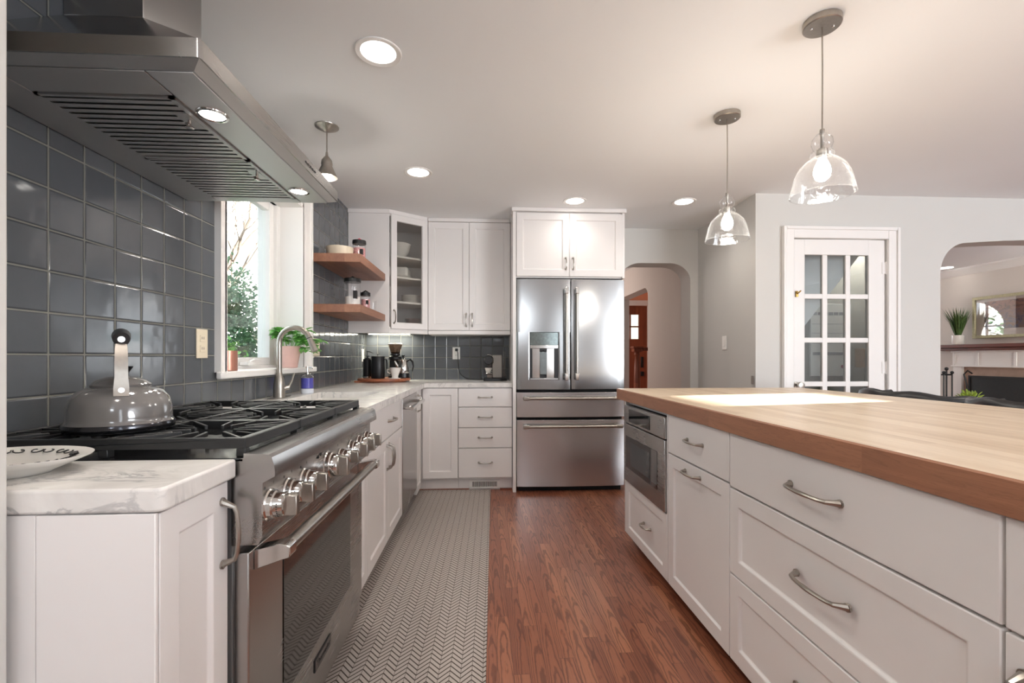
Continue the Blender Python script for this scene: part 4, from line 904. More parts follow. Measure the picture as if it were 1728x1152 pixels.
for s in range(2):
    ya = by0 + s * (by1 - by0) / 2 + .002; yb = by0 + (s + 1) * (by1 - by0) / 2 - .002
    m = MB().box(bx0, bx1, ya, ya + .008, zb2 - .006, zb2).box(bx0, bx1, yb - .008, yb, zb2 - .006, zb2).box(bx1 - .012, bx1, ya, yb, zb2 - .006, zb2).box(bx0, bx0 + .008, ya, yb, zb2 - .006, zb2).box(bx1 - .045, bx1 - .012, ya + .068, ya + .138, zb2 - .0065, zb2 - .001)
    n = 13
    for k in range(n):
        y = ya + .014 + k * (yb - ya - .028) / n; ww = (yb - ya - .028) / n * .62
        m.prism([(y, zb2 - .006), (y + ww, zb2 - .006), (y + ww + .003, zb2 + .001), (y + ww, zb2 - .003), (y + .003, zb2 - .003)], bx0 + .008, bx1 - .012, 'X')
    bf = finish('baffle_filter', m, 'steel_d', hd_)
    finish('latch', MB().lathe([(.004, -.006), (.004, -.018), (.009, -.022), (.010, -.026), (0, -.028)], (bx1 - .026, ya + .103, zb2), 14).box(bx1 - .030, bx1 - .022, ya + .089, ya + .117, zb2 - .022, zb2 - .018), 'chrome', bf)
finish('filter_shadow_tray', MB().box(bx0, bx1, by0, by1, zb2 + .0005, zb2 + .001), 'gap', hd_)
for y in (1.205, 1.742):
    finish('lamp', MB().lathe([(.028, -.005), (0, -.0055)], (-0.690, y, zb2), 28), 'can', hd_)
    finish('lamp_ring', MB().lathe([(.028, -.0045), (.030, -.007), (.036, -.006), (.037, -.003)], (-0.690, y, zb2), 28, cap=False), 'chrome', hd_)
    l = bpy.data.lights.new('hood_lamp_light', 'SPOT'); l.energy = 9; l.color = WARM; l.spot_size = math.radians(115); l.spot_blend = 0.6; l.shadow_soft_size = 0.03
    o = bpy.data.objects.new('hood_lamp_light', l); COL.objects.link(o); o.location = (-0.690, y, zb2 - .012)
m = MB()
for k in range(5): m.box(HXF - .0005, HXF + .0015, 1.560 + k * .020, 1.572 + k * .020, 1.774, 1.780)
finish('control_buttons', m, 'black', hd_)

# ------------------------------------------------------------------ electrical plates
def plate(name, label, fn, mat, kind, size=(0.073, 0.119), cat='outlet'):
    """fn(u, v, w): local frame centred on the plate, w outwards"""
    pos = fn(0, 0, 0); t = thing(name, label, cat, pos)
    def bx(u0, u1, v0, v1, w0, w1):
        q = [fn(a, b, c) for c in (w0, w1) for (a, b) in ((u0, v0), (u1, v0), (u1, v1), (u0, v1))]
        return MB().add(q, [(0, 3, 2, 1), (4, 5, 6, 7), (0, 1, 5, 4), (1, 2, 6, 5), (2, 3, 7, 6), (3, 0, 4, 7)])
    w, h = size
    finish('cover_plate', bx(-w / 2, w / 2, -h / 2, h / 2, 0.0005, .006), mat, t, 0.002)
    if kind == 'socket':
        for v in (-.021, .021):
            s = finish('socket', bx(-.017, .017, v - .014, v + .014, .006, .008), mat, t, 0.004); m = MB()
            for u in (-.006, .006):
                q = bx(u - .0012, u + .0012, v - .003, v + .007, .0078, .0084); m.add(q.v, q.f)
            finish('slots', m, 'dark', s)
    else:
        finish('toggle', bx(-.016, .016, -.033, .033, .006, .010), mat, t, 0.002)
    return t
F_L = lambda y, z: (lambda u, v, w: Vector((XL + w, y - u, z + v)))
F_B = lambda x, z: (lambda u, v, w: Vector((x + u, YB - .008 - w, z + v)))
plate('wall_outlet', 'cream double outlet on the grey tile left of the sink window', F_L(1.958, 1.186), 'plate_cream', 'socket')
plate('light_switch', 'cream wide switch plate on the tile behind the basil plant', F_L(3.235, 1.20), 'plate_cream', 'switch', (0.115, 0.119), 'switch')
plate('wall_outlet', 'white outlet at the far left corner above the coffee tray', F_L(4.43, 1.15), 'plate_white', 'socket')
o2 = plate('wall_outlet', 'white double outlet on the back tile with a black plug in it', F_B(-0.291, 1.170), 'plate_white', 'socket')
plate('light_switch', 'white switch plate on the plain wall between the arch and the glazed door', (lambda u, v, w: Vector((2.075 - w, 3.91 - u, 1.257 + v))), 'plate_white', 'switch', cat='switch')
plate('thermostat', 'tiny grey latch box low on the wall corner beside the glazed door', (lambda u, v, w: Vector((2.057 - w, 3.45 - u, 0.955 + v))), 'taupe', 'switch', (0.012, 0.03), 'sensor')

# ------------------------------------------------------------------ faucet, soap, plants at the window
fa = thing('kitchen_faucet', 'tall brushed nickel gooseneck faucet behind the sink', 'faucet', (-1.100, 2.52, 0.914))
fx, fy = -1.100, 2.52
finish('base_plate', MB().lathe([(0.0, 0), (.032, 0), (.032, .003), (0, .005)], (fx, fy, .9145), 28, sx=.95, sy=4.0), 'nickel', fa)
finish('body', MB().lathe([(.029, .004), (.029, .060), (.027, .085), (.018, .118), (.0145, .135)], (fx, fy, .914), 28), 'nickel', fa)
pth = [(fx, fy, 1.04), (fx, fy, 1.20)]
R = .080
for k in range(0, 15):
    a = PI * (1 - k / 14 * 0.90); pth.append((fx + R + R * math.cos(a), fy, 1.208 + R * math.sin(a)))
pe = Vector(pth[-1]); pd = (pe - Vector(pth[-2])).normalized()
finish('spout', MB().tube(pth, .0135, 16), 'nickel', fa)
sh = finish('spray_head', MB().tube([pe, pe + pd * .03, pe + pd * .075, pe + pd * .078], [.0145, .0155, .0175, .0150], 18), 'nickel', fa)
finish('spray_button', MB().box(pe.x + .010, pe.x + .022, fy - .004, fy + .004, pe.z - .045, pe.z - .025), 'black', sh)
finish('joint_ring', MB().tube([pe - pd * .002, pe + pd * .002], .0150, 16), 'dark', fa)
finish('lever', MB().tube([(fx + .02, fy + .005, .965), (fx + .043, fy + .02, .970)], .013, 14).tube([(fx + .040, fy + .02, .972), (fx + .055, fy + .03, 1.01), (fx + .062, fy + .035, 1.045)], [.008, .005, .006], 10), 'nickel', fa)
so = thing('soap_dispenser', 'clear pump bottle of violet dish soap right of the faucet', 'soap bottle', (-1.075, 2.84, .9145)); sc_ = (-1.075, 2.84, .9145)
finish('bottle_base', MB().lathe([(0, 0), (.034, 0), (.036, .003), (.036, .027), (.030, .030), (0, .030)], sc_, 28), 'soap_w', so)
finish('soap', MB().lathe([(0, .0305), (.0345, .0305), (.0345, .092), (0, .092)], sc_, 28), 'soap', so)
finish('bottle', MB().lathe([(.036, .031), (.036, .094), (.030, .104), (.015, .112), (.013, .120), (.0125, .120)], sc_, 28, cap=False), 'glass', so)
finish('pump', MB().lathe([(.014, .114), (.014, .126), (.006, .128), (.005, .150), (.010, .152), (.010, .162), (0, .163)], sc_, 20).tube([(sc_[0], sc_[1], sc_[2] + .157), (sc_[0] + .03, sc_[1] - .01, sc_[2] + .155), (sc_[0] + .036, sc_[1] - .012, sc_[2] + .148)], .004, 8), 'chrome', so)
tag(finish('sink_stopper', MB().lathe([(0, 0), (.016, 0), (.022, .018), (.020, .022), (0, .022)], (-1.11, 2.97, .9145), 18), 'cream'), 'small cream cup right of the violet soap bottle', 'cup')

zs = WZ0 + 0.0035
p1 = thing('flower_pot', 'copper coloured cylindrical pot with seedlings at the left end of the window sill', 'plant pot', (-1.19, 2.255, zs)); pc = (-1.19, 2.192, zs)
finish('pot', MB().lathe([(0, 0), (.040, 0), (.042, .003), (.042, .092), (.039, .092), (.039, .085), (0, .083)], pc, 32), 'copper', p1)
def leafcard(m, p, d, up, L, wd, fold=.25):
    d = d.normalized(); s = d.cross(up).normalized(); n = s.cross(d)
    a = p; b = p + d * L * .35 + s * wd + n * wd * fold; c = p + d * L * .35 - s * wd + n * wd * fold
    e = p + d * L * .75 + s * wd * .75 + n * wd * fold * .4; f = p + d * L * .75 - s * wd * .75 + n * wd * fold * .4; t = p + d * L - n * L * .12; mid = p + d * L * .5 - n * 0.002
    m.add([a, b, e, t, f, c, mid], [(0, 1, 6), (1, 2, 6), (2, 3, 6), (3, 4, 6), (4, 5, 6), (5, 0, 6)])
m = MB(); rnd = random.Random(3)
for k in range(22):
    a = rnd.random() * 2 * PI; r = rnd.random() * .03; p = Vector((pc[0] + r * math.cos(a), pc[1] + r * math.sin(a), zs + .085)); top = p + Vector((rnd.uniform(-.02, .02), rnd.uniform(-.02, .03), rnd.uniform(.02, .05)))
    m.tube([p, top], .0008, 4)
    for s in (-1, 1): leafcard(m, top, Vector((math.cos(a) * s, math.sin(a) * s, .3)), Vector((0, 0, 1)), .016, .006)
finish('seedlings', m, 'leaf', p1)
p2 = thing('potted_basil', 'bushy green basil in a pale pink pot at the right end of the window sill', 'potted plant', (-1.185, 2.82, zs)); pc = Vector((-1.18, 2.83, zs))
finish('pot', MB().lathe([(0, 0), (.046, 0), (.049, .003), (.067, .115), (.068, .128), (.062, .128), (.060, .115), (0, .112)], pc, 32), 'pink', p2)
finish('soil', MB().lathe([(0, .113), (.053, .1135), (.0, .118)], pc, 20), 'soil', p2)
m = MB(); st = MB(); rnd = random.Random(11)
for k in range(26):
    a = rnd.random() * 2 * PI; lean = rnd.uniform(.02, .10); hgt = rnd.uniform(.04, .12)
    if k >= 20: a = rnd.uniform(-.6, .5); lean = rnd.uniform(.12, .17); hgt = rnd.uniform(-.03, .05)
    b = pc + Vector((.03 * math.cos(a), .03 * math.sin(a), .115)); mid = b + Vector((math.cos(a) * lean * .5, math.sin(a) * lean * .5, hgt * .8 + .02)); top = b + Vector((math.cos(a) * lean, math.sin(a) * lean, hgt))
    top.x = max(top.x, -1.27); mid.x = max(mid.x, -1.27); st.tube([b, mid, top], .0018, 5)
    for j in range(9):
        t = rnd.uniform(.45, 1.0); q = b.lerp(mid, t * 2) if t < .5 else mid.lerp(top, t * 2 - 1); ang = rnd.random() * 2 * PI
        d = Vector((math.cos(ang), math.sin(ang), rnd.uniform(-.5, .5)))
        if q.x < -1.23: d.x = abs(d.x)
        leafcard(m, q, d, Vector((0, 0, 1)), rnd.uniform(.036, .062), rnd.uniform(.013, .021))
finish('stems', st, 'leaf', p2); finish('leaves', m, 'leaf', p2)

# ------------------------------------------------------------------ coffee corner
tr = thing('serving_tray', 'round reddish wood tray in the counter corner holding coffee gear', 'tray', (-0.905, 4.16, .9145))
finish('tray_board', MB().lathe([(.190, .012), (.225, .012), (.228, .016), (.228, .028), (.222, .032), (0, .032), (0, .012)], (-0.905, 4.16, .9145), 48), 'tray', tr)
finish('tray_feet', MB().lathe([(.17, 0), (.19, 0), (.19, .012), (.17, .012)], (-0.905, 4.16, .9145), 40, cap=False).box(-1.13, -1.0, 4.02, 4.05, .9146, .928), 'tray', tr)
zt = .9145 + .0325
c1 = thing('coffee_canister', 'slim black canister with a pump top at the left of the wood tray', 'canister', (-1.06, 4.18, zt)); c = (-1.055, 4.17, zt)
finish('canister_body', MB().lathe([(0, 0), (.037, 0), (.037, .006), (.038, .010), (.038, .165), (.034, .170), (0, .170)], c, 28), 'blackm', c1)
finish('steel_band', MB().lathe([(.0385, .003), (.0388, .014)], c, 28, cap=False), 'chrome', c1)
finish('pump_top', MB().lathe([(.022, .170), (.022, .178), (.010, .182), (.010, .192), (.016, .194), (.016, .200), (0, .201)], c, 18).tube([(c[0] - .01, c[1], c[2] + .235), (c[0] + .02, c[1], c[2] + .233), (c[0] + .055, c[1] - .01, c[2] + .218)], [.004, .004, .003], 8).tube([(c[0], c[1], c[2] + .20), (c[0], c[1], c[2] + .236)], .004, 8), 'black', c1)
c2 = thing('french_press', 'wide matte black coffee press on the wood tray', 'coffee press', (-0.945, 4.08, zt)); c = (-0.945, 4.09, zt)
finish('canister_body', MB().lathe([(0, 0), (.056, 0), (.0575, .003), (.0575, .188), (.055, .193), (0, .196)], c, 40), 'blackm', c2)
finish('plunger', MB().tube([(c[0], c[1], c[2] + .195), (c[0], c[1], c[2] + .212)], .004, 10).lathe([(.017, .212), (.018, .216), (.0, .218)], c, 16), 'black', c2)
finish('press_handle', MB().tube([(c[0] + .055, c[1] - .01, c[2] + .17), (c[0] + .075, c[1] - .015, c[2] + .165), (c[0] + .082, c[1] - .018, c[2] + .12), (c[0] + .078, c[1] - .016, c[2] + .07)], [.005, .007, .007, .005], 10), 'black', c2)
c3 = thing('coffee_grinder', 'black electric coffee grinder with smoky bean hopper at the back of the tray', 'coffee grinder', (-0.83, 4.29, zt)); c = (-0.83, 4.27, zt)
finish('grinder_body', MB().box(c[0] - .055, c[0] + .045, c[1] - .055, c[1] + .06, zt, zt + .02).box(c[0] - .05, c[0] + .03, c[1] - .02, c[1] + .055, zt + .02, zt + .16).lathe([(.058, .155), (.060, .16), (.060, .185), (.050, .195), (.035, .200)], c, 28), 'blackm', c3, 0.006)
finish('grind_collar', MB().lathe([(.036, .200), (.044, .202), (.044, .215), (.036, .217)], c, 24), 'black', c3)
finish('hopper', MB().lathe([(.036, .217), (.040, .222), (.066, .300), (.063, .300), (.036, .220)], c, 36, cap=False), 'smoky', c3)
finish('hopper_lid', MB().lathe([(.067, .300), (.066, .306), (.052, .312), (0, .314)], c, 36), 'ceramic', c3)
finish('beans', MB().lathe([(0, .217), (.037, .218), (.043, .232), (0, .234)], c, 20), 'soil', c3)
c4 = thing('coffee_percolator', 'shiny steel coffee percolator with curved black handle on the tray', 'coffee pot', (-0.745, 4.2, zt)); c = (-0.745, 4.20, zt)
finish('pot_body', MB().lathe([(.052, .042), (.054, .05), (.050, .10), (.040, .150), (.037, .160), (.030, .168), (0, .172)], c, 36), 'chrome', c4, smooth=60)
finish('heater_base', MB().lathe([(0, .0), (.054, .0), (.056, .004), (.053, .042), (0, .042)], c, 32), 'black', c4)
finish('lid_knob', MB().lathe([(.006, .170), (.007, .18), (.013, .200), (.012, .203), (0, .204)], c, 16), 'black', c4)
finish('pot_handle', MB().tube([(c[0] + .040, c[1] - .01, c[2] + .150), (c[0] + .062, c[1] - .015, c[2] + .163), (c[0] + .085, c[1] - .02, c[2] + .145), (c[0] + .092, c[1] - .02, c[2] + .105), (c[0] + .082, c[1] - .02, c[2] + .058)], [.006, .009, .009, .008, .004], 12), 'black', c4)
finish('pot_spout', MB().tube([(c[0] - .040, c[1] - .01, c[2] + .10), (c[0] - .058, c[1] - .015, c[2] + .12), (c[0] - .075, c[1] - .02, c[2] + .152)], [.018, .013, .009], 14), 'chrome', c4)
c5 = thing('pour_over_dripper', 'white ceramic pour-over cone with handle at the front of the tray', 'coffee dripper', (-0.790, 4.05, zt)); c = (-0.790, 4.05, zt)
finish('cone', MB().lathe([(.050, 0), (.050, .004), (.030, .006), (.027, .020), (.053, .094), (.050, .094), (.022, .018), (0, .012)], c, 36), 'ceramic', c5, smooth=50)
finish('cone_handle', MB().tube([(c[0] - .048, c[1], c[2] + .080), (c[0] - .066, c[1], c[2] + .078), (c[0] - .064, c[1], c[2] + .055), (c[0] - .040, c[1], c[2] + .043)], .005, 10), 'ceramic', c5)

# capsule machine
nm = thing('capsule_coffee_machine', 'taupe and black capsule coffee machine on the counter beside the refrigerator', 'coffee machine', (0.09, 4.35, .9145)); zn = .9145
finish('machine_base', MB().prism(rpoly([(-0.025, 4.20), (0.13, 4.20), (0.19, 4.26), (0.19, 4.47), (-0.025, 4.47)], .02, [0, 1, 4]), zn, zn + .026), 'black', nm, 0.003)
finish('side_shell', MB().box(0.055, 0.145, 4.235, 4.46, zn + .0265, zn + .238), 'taupe', nm, 0.008)
finish('core', MB().box(0.012, 0.0545, 4.25, 4.46, zn + .120, zn + .230), 'black', nm, 0.006)
finish('back_column', MB().box(0.012, 0.0545, 4.33, 4.46, zn + .027, zn + .120), 'black', nm)
finish('brew_head', MB().lathe([(.0, -.045), (.036, -.045), (.040, -.040), (.040, .0), (.0, .0)], (0.020, 4.262, zn + .190), 28, 'Y'), 'black', nm)
finish('chrome_lever', MB().tube([(0.050 * math.cos(a) + .020, 4.235, zn + .188 + .050 * math.sin(a)) for a in [(-0.7 + k * .25) for k in range(11)]], .005, 8), 'chrome', nm)
finish('spout_block', MB().box(0.012, 0.050, 4.235, 4.30, zn + .108, zn + .145), plain('dark_brown_plastic', (40, 22, 20), 0.3), nm, 0.003)
finish('cup_shelf', MB().box(-0.005, 0.0540, 4.215, 4.32, zn + .066, zn + .073), 'chrome', nm, 0.002)
finish('drip_box', MB().box(0.008, 0.0540, 4.232, 4.32, zn + .0265, zn + .060), 'greybin', nm, 0.004)
finish('top_lid', MB().box(0.060, 0.130, 4.25, 4.44, zn + .2385, zn + .242), 'black', nm)
finish('water_tank', MB().box(0.150, 0.178, 4.28, 4.44, zn + .027, zn + .27), 'glass', nm, 0.006)
cu = thing('espresso_cup', 'small cream cup standing on the shelf of the capsule machine', 'cup', (0.0, 4.25, zn + .0735)); c = (0.020, 4.245, zn + .0735)
finish('cup_body', MB().lathe([(0, 0), (.020, 0), (.022, .003), (.034, .046), (.032, .046), (.019, .006), (0, .005)], c, 28), 'ceramic', cu)
finish('cup_handle', MB().tube([(c[0] + .030, c[1], c[2] + .038), (c[0] + .043, c[1], c[2] + .034), (c[0] + .042, c[1], c[2] + .016), (c[0] + .025, c[1], c[2] + .010)], .003, 8), 'ceramic', cu)
wire = [(-0.288, YB - .022, 1.205), (-0.288, YB - .045, 1.204), (-0.275, YB - .05, 1.17), (-0.272, YB - .05, 1.08), (-0.262, YB - .05, 1.00), (-0.23, YB - .06, .950), (-0.18, YB - .08, .925), (-0.10, YB - .10, .9195), (-0.06, YB - .10, .9192), (-0.028, YB - .085, .9195)]
def catmull(P, n=6):
    P = [Vector(p) for p in P]; out = []
    for i in range(len(P) - 1):
        a, b, c, d = P[max(i - 1, 0)], P[i], P[i + 1], P[min(i + 2, len(P) - 1)]
        for k in range(n):
            t = k / n; out.append(0.5 * ((2 * b) + (c - a) * t + (2 * a - 5 * b + 4 * c - d) * t * t + (3 * b - a - 3 * c + d) * t ** 3))
    out.append(P[-1]); return out
pc_ = thing('power_cord', 'black power cord hanging from the back outlet to the capsule machine', 'cord', (-0.27, YB - .05, .915))
finish('cable', MB().tube(catmull(wire), .0042, 8), 'black', pc_); finish('plug', MB().box(-.302, -.274, YB - .043, YB - .0175, 1.190, 1.216), 'black', pc_, 0.004)

# ------------------------------------------------------------------ island (built square, then turned 0.7 degrees)
ISL = []
def isl(o): ISL.append(o); return o
IE, IF = 0.839, 0.851; NEG = -AX
top = MB(); y0, y1 = -0.35, 2.941; x1 = 2.075
# top faces slot 0, edge faces slot 1
P4 = rpoly([(IE, y0), (x1, y0), (x1, y1), (IE, y1)], .012, [2, 3]); n = len(P4); e_ = .004
Pin = rpoly([(IE + e_, y0 + e_), (x1 - e_, y0 + e_), (x1 - e_, y1 - e_), (IE + e_, y1 - e_)], .010, [2, 3])
top.add([(p[0], p[1], .93) for p in Pin], [tuple(range(n))]); top.mat(1)
top.add([(p[0], p[1], .865) for p in P4] + [(p[0], p[1], .926) for p in P4] + [(p[0], p[1], .93) for p in Pin],
        [tuple(range(n))[::-1]] + [(i, (i + 1) % n, n + (i + 1) % n, n + i) for i in range(n)] + [(n + i, n + (i + 1) % n, 2 * n + (i + 1) % n, 2 * n + i) for i in range(n)])
isl(tag(finish('butcher_block_worktop', top, ['butcher', 'butcher_e']), 'thick butcher block worktop with a bright patch of sunlight on the island', 'worktop'))
def ic(label, ya, yb, z0=0.10, dx=0.02):
    t = isl(thing('island_cabinet', label, 'cabinet', ((IF + 1.75) / 2, (ya + yb) / 2, 0), 'white island cabinets'))
    m = MB().box(IF + .022, 1.72, ya, ya + .018, .10, .8645).box(IF + .022, 1.72, yb - .018, yb, .10, .8645).box(IF + .022, 1.72, ya + .018, yb - .018, .10, .118).box(1.702, 1.72, ya + .018, yb - .018, .118, .8645).box(IF + .022, IF + .06, ya + .018, yb - .018, .845, .8645)
    finish('carcass', m, 'cab', t, 0.001); finish('toe_kick', MB().box(IF + .075, 1.65, ya, yb, 0, .0995), 'mantel', t); return t
ZB = 0.062
t = ic('white island cabinet holding the microwave above one small drawer, nearest the refrigerator', 2.145, 2.80)
finish('face_stile', MB().box(IF, IF + .02, 2.780, 2.800, ZB, .8645).box(IF, IF + .02, 2.146, 2.158, ZB, .8645), 'cab', t, 0.001)
T = fr((IF, 2.778, ZB), -AY, NEG); d = finish('drawer_front', shaker(T, 0.618, 0.318, st=0.05), 'cab', t, 0.0015); finish('handle', pull((IF, 2.467, .228), (IF, 2.368, .228), NEG), 'nickel', d)
t = ic('white island cabinet with small top drawer over a tall pull-out door', 1.604, 2.143)
T = fr((IF, 2.141, .683), -AY, NEG); d = finish('drawer_front', slab(T, .536, .178), 'cab', t, 0.002); finish('handle', pull((IF, 1.935, .777), (IF, 1.800, .777), NEG), 'nickel', d)
T = fr((IF, 2.141, ZB), -AY, NEG); d = finish('door', shaker(T, .536, .614), 'cab', t, 0.0015); finish('handle', pull((IF, 1.955, .640), (IF, 1.822, .640), NEG), 'nickel', d)
t = ic('wide white island cabinet with three large drawers and two bow handles', 0.738, 1.602)
T = fr((IF, 1.600, .672), -AY, NEG); d = finish('drawer_front', slab(T, .860, .189), 'cab', t, 0.003); finish('handle', pull((IF, 1.275, .768), (IF, 1.092, .768), NEG, .028, .0055, .010), 'nickel', d)
T = fr((IF, 1.600, .368), -AY, NEG); d = finish('drawer_front', shaker(T, .860, .298), 'cab', t, 0.0025); finish('handle', pull((IF, 1.250, .525), (IF, 1.068, .525), NEG, .028, .0055, .010), 'nickel', d)
T = fr((IF, 1.600, ZB), -AY, NEG); d = finish('drawer_front', shaker(T, .860, .300), 'cab', t, 0.0025); finish('handle', pull((IF, 1.250, .21), (IF, 1.068, .21), NEG, .028, .0055, .010), 'nickel', d)
t = ic('white island cabinet cut off by the right edge of the picture', -0.15, 0.736)
T = fr((IF, .734, .672), -AY, NEG); d = finish('drawer_front', slab(T, .866, .189), 'cab', t, 0.003)
T = fr((IF, .734, ZB), -AY, NEG); d = finish('door', shaker(T, .430, .604), 'cab', t, 0.0025); finish('handle', pull((IF, .704, .610), (IF, .704, .48), NEG, .028, .0055, .010), 'nickel', d)
T = fr((IF, .302, ZB), -AY, NEG); finish('door', shaker(T, .430, .604), 'cab', t, 0.0025)
mw = isl(thing('microwave_drawer', 'stainless steel microwave drawer built into the island under the butcher block', 'microwave', (1.1, 2.47, .385)))
MY0, MY1 = 2.160, 2.779
finish('housing', MB().box(IF + .012, 1.35, MY0 + .012, MY1 - .012, .398, .836), 'dark', mw)
finish('control_strip', MB().box(IF - .012, IF + .012, MY0, MY1, .738, .842), 'steelx', mw, 0.003)
finish('control_glass', MB().box(IF - .0155, IF - .0125, MY0 + .19, MY1 - .10, .752, .826), 'darkglass', mw, 0.001)
mf = finish('drawer_door', MB().box(IF - .012, IF + .012, MY0, MY1, .388, .733), 'steelx', mw, 0.003)
finish('door_window', MB().box(IF - .0135, IF - .0125, MY0 + .085, MY1 - .040, .472, .662), 'darkglass', mf, 0.0006)
finish('inner_screen', MB().box(IF - .0142, IF - .0137, MY0 + .19, MY1 - .125, .50, .635), plain('perforated_screen', (70, 74, 76), 0.2), mf)
m = MB()
for k in range(6): m.box(IF - .0142, IF - .0137, MY0 + .10 + k * .012, MY0 + .106 + k * .012, .478, .492)
finish('vent_marks', m, 'steel', mf)
import mathutils
ang = math.radians(0.69); Rm = Matrix.Rotation(ang, 4, 'Z'); pv = Vector((IE, 2.941, 0))
for o in ISL:
    o.location = pv + Rm @ (Vector(o.location) - pv); o.rotation_euler = (0, 0, ang)

# ------------------------------------------------------------------ stools behind the island
def stool(y, lab):
    x = 2.455; t = thing('leather_stool', lab, 'stool', (x, y, 0), 'black leather stools')
    m = MB(); n = 26; vs = []; fs = []
    for i in range(n + 1):
        a = -1.9 + 3.8 * i / n                  # arc open towards the island... the back wraps the seat
        ca, sa = math.cos(a), math.sin(a); top = .935 + .012 * math.cos(a * 1.5) + .006 * math.sin(a * 7)
        for (r, z) in ((.245, .60), (.262, .75), (.272, top - .03), (.268, top - .006), (.250, top + .004), (.228, top - .01), (.220, .75), (.215, .60)):
            vs.append((x - .02 - r * ca * .95, y + r * sa * 1.09, z))
    for i in range(n):
        for k in range(8): l = (k + 1) % 8; fs.append((i * 8 + k, i * 8 + l, (i + 1) * 8 + l, (i + 1) * 8 + k))
    fs += [tuple(range(8))[::-1], tuple(range(n * 8, n * 8 + 8))]
    finish('backrest', m.add(vs, fs), 'leather', t, smooth=60)
    finish('seat', MB().lathe([(0, .54), (.19, .54), (.20, .56), (.20, .61), (.18, .635), (0, .645)], (x, y, 0), 30), 'leather', t, smooth=50)
    for sx in (-1, 1):
        for sy in (-1, 1): finish('leg', MB().tube([(x + sx * .12, y + sy * .12, .545), (x + sx * .19, y + sy * .19, 0)], .014, 8), 'mantel', t)
    finish('footrest', MB().tube([(x + .17 * math.cos(a), y + .17 * math.sin(a), .22) for a in [2 * PI * k / 20 for k in range(21)]], .008, 8), 'nickel', t)
stool(2.47, 'black leather stool nearer the glazed door, its back edge showing over the island')
stool(1.845, 'black leather stool nearer the camera, its back edge showing over the island')

# ------------------------------------------------------------------ rug
m = MB().box(-.33, .33, -1.80, 1.80, 0, .009)
r_ = finish('runner_rug', m, 'rug', bevel=0.003, origin=(0, 0, 0)); r_.rotation_euler = (0, 0, math.radians(-.93)); r_.location = (-.297 - .026, 2.135, .0005)
tag(r_, 'long grey herringbone runner rug on the wood floor between range and island', 'rug')

# ------------------------------------------------------------------ ceiling lights
def can_light(x, y, lab, first=[None]):
    if first[0] is None:
        t = thing('recessed_light', lab, 'ceiling light', (x, y, CZ), 'recessed ceiling lights')
        finish('trim_ring', MB().lathe([(.094, 0), (.094, -.004), (.090, -.006), (.072, -.003), (.070, -.0005)], (x, y, CZ), 40, cap=False), 'trim', t)
        finish('lens', MB().lathe([(.071, -.0012), (0, -.0015)], (x, y, CZ), 32), 'can', t)
        first[0] = t; return t
    b = first[0]; return dup(b, (x - b.location.x, y - b.location.y, 0), lab)
for i, (x, y, lab) in enumerate(((-0.443, 1.925, 'round recessed ceiling light nearest the camera, beside the range hood'), (-0.461, 3.16, 'round recessed ceiling light above the runner rug, before the corner cabinet'),
                    (0.71, 3.67, 'round recessed ceiling light in front of the refrigerator cabinet'), (1.59, 3.635, 'round recessed ceiling light in front of the arched opening'))):
    can_light(x, y, lab)
    l = bpy.data.lights.new('downlight', 'SPOT'); l.energy = (20, 18, 5, 13)[i]; l.color = WARM; l.spot_size = math.radians(150); l.spot_blend = 0.8; l.shadow_soft_size = 0.07
    o = bpy.data.objects.new('downlight', l); COL.objects.link(o); o.location = (x, y, CZ - .015)
for (x, y) in ((0.9, 0.3), (-0.3, 0.0), (3.2, 1.6)):  # extra spots out of view, added without fixtures
    l = bpy.data.lights.new('fill_spot', 'SPOT'); l.energy = 24; l.color = WARM; l.spot_size = math.radians(150); l.spot_blend = 0.8; l.shadow_soft_size = 0.07
    o = bpy.data.objects.new('fill_spot', l); COL.objects.link(o); o.location = (x, y, CZ - .015)
lv = thing('recessed_light', 'recessed ceiling light glowing in the room beyond the wide arch', 'ceiling light', (6.43, 6.13, CZ))
finish('lens', MB().lathe([(.09, -.0012), (0, -.0015)], (6.43, 6.13, CZ), 32), 'can', lv)

def pendant(x, y, lab, zc=CZ):
    t = thing('glass_pendant_light', lab, 'pendant light', (x, y, CZ), 'glass pendant lights over the island')
    finish('canopy', MB().lathe([(.0, -.024), (.060, -.024), (.0635, -.021), (.0635, -.0005), (0, -.0005)], (x, y, CZ), 40), 'nickel', t, smooth=40)
    m = MB()
    for s in (-1, 1): m.sphere((x + s * .035, y - s * .01, CZ - .025), .005, 10, 6)
    finish('canopy_screw', m, 'chrome', t)
    zt = 1.965
    finish('cord', MB().tube([(x, y, CZ - .024), (x + .001, y, 2.2), (x, y, zt)], .0028, 8), 'nickel', t)
    finish('socket', MB().lathe([(.008, .015), (.009, 0), (.006, -.01), (.006, -.055), (.019, -.060), (.019, -.085), (.017, -.092)][::-1], (x, y, zt), 20), 'nickel', t)
    pr = [(.008, .0), (.020, -.004), (.034, -.022), (.036, -.040), (.030, -.056), (.026, -.062), (.038, -.070), (.040, -.082), (.036, -.090), (.055, -.104), (.078, -.128), (.092, -.160), (.100, -.195), (.106, -.222), (.107, -.228)]
    finish('glass_shade', MB().lathe(pr, (x, y, zt), 56, cap=False).lathe([(.1065, -.226), (.108, -.229), (.106, -.231), (.104, -.228)], (x, y, zt), 56, cap=False), 'seeded', t, smooth=60)
    finish('bulb', MB().lathe([(.012, -.092), (.015, -.10), (.026, -.125), (.029, -.145), (.024, -.165), (.012, -.176), (0, -.178)], (x, y, zt), 24), 'bulb', t, smooth=60)
    point('pendant_glow', (x, y, zt - .26), 4, (1.0, 0.95, 0.88), .05)
    return t
pendant(1.252, 1.655, 'seeded glass pendant over the island hanging nearer the camera')
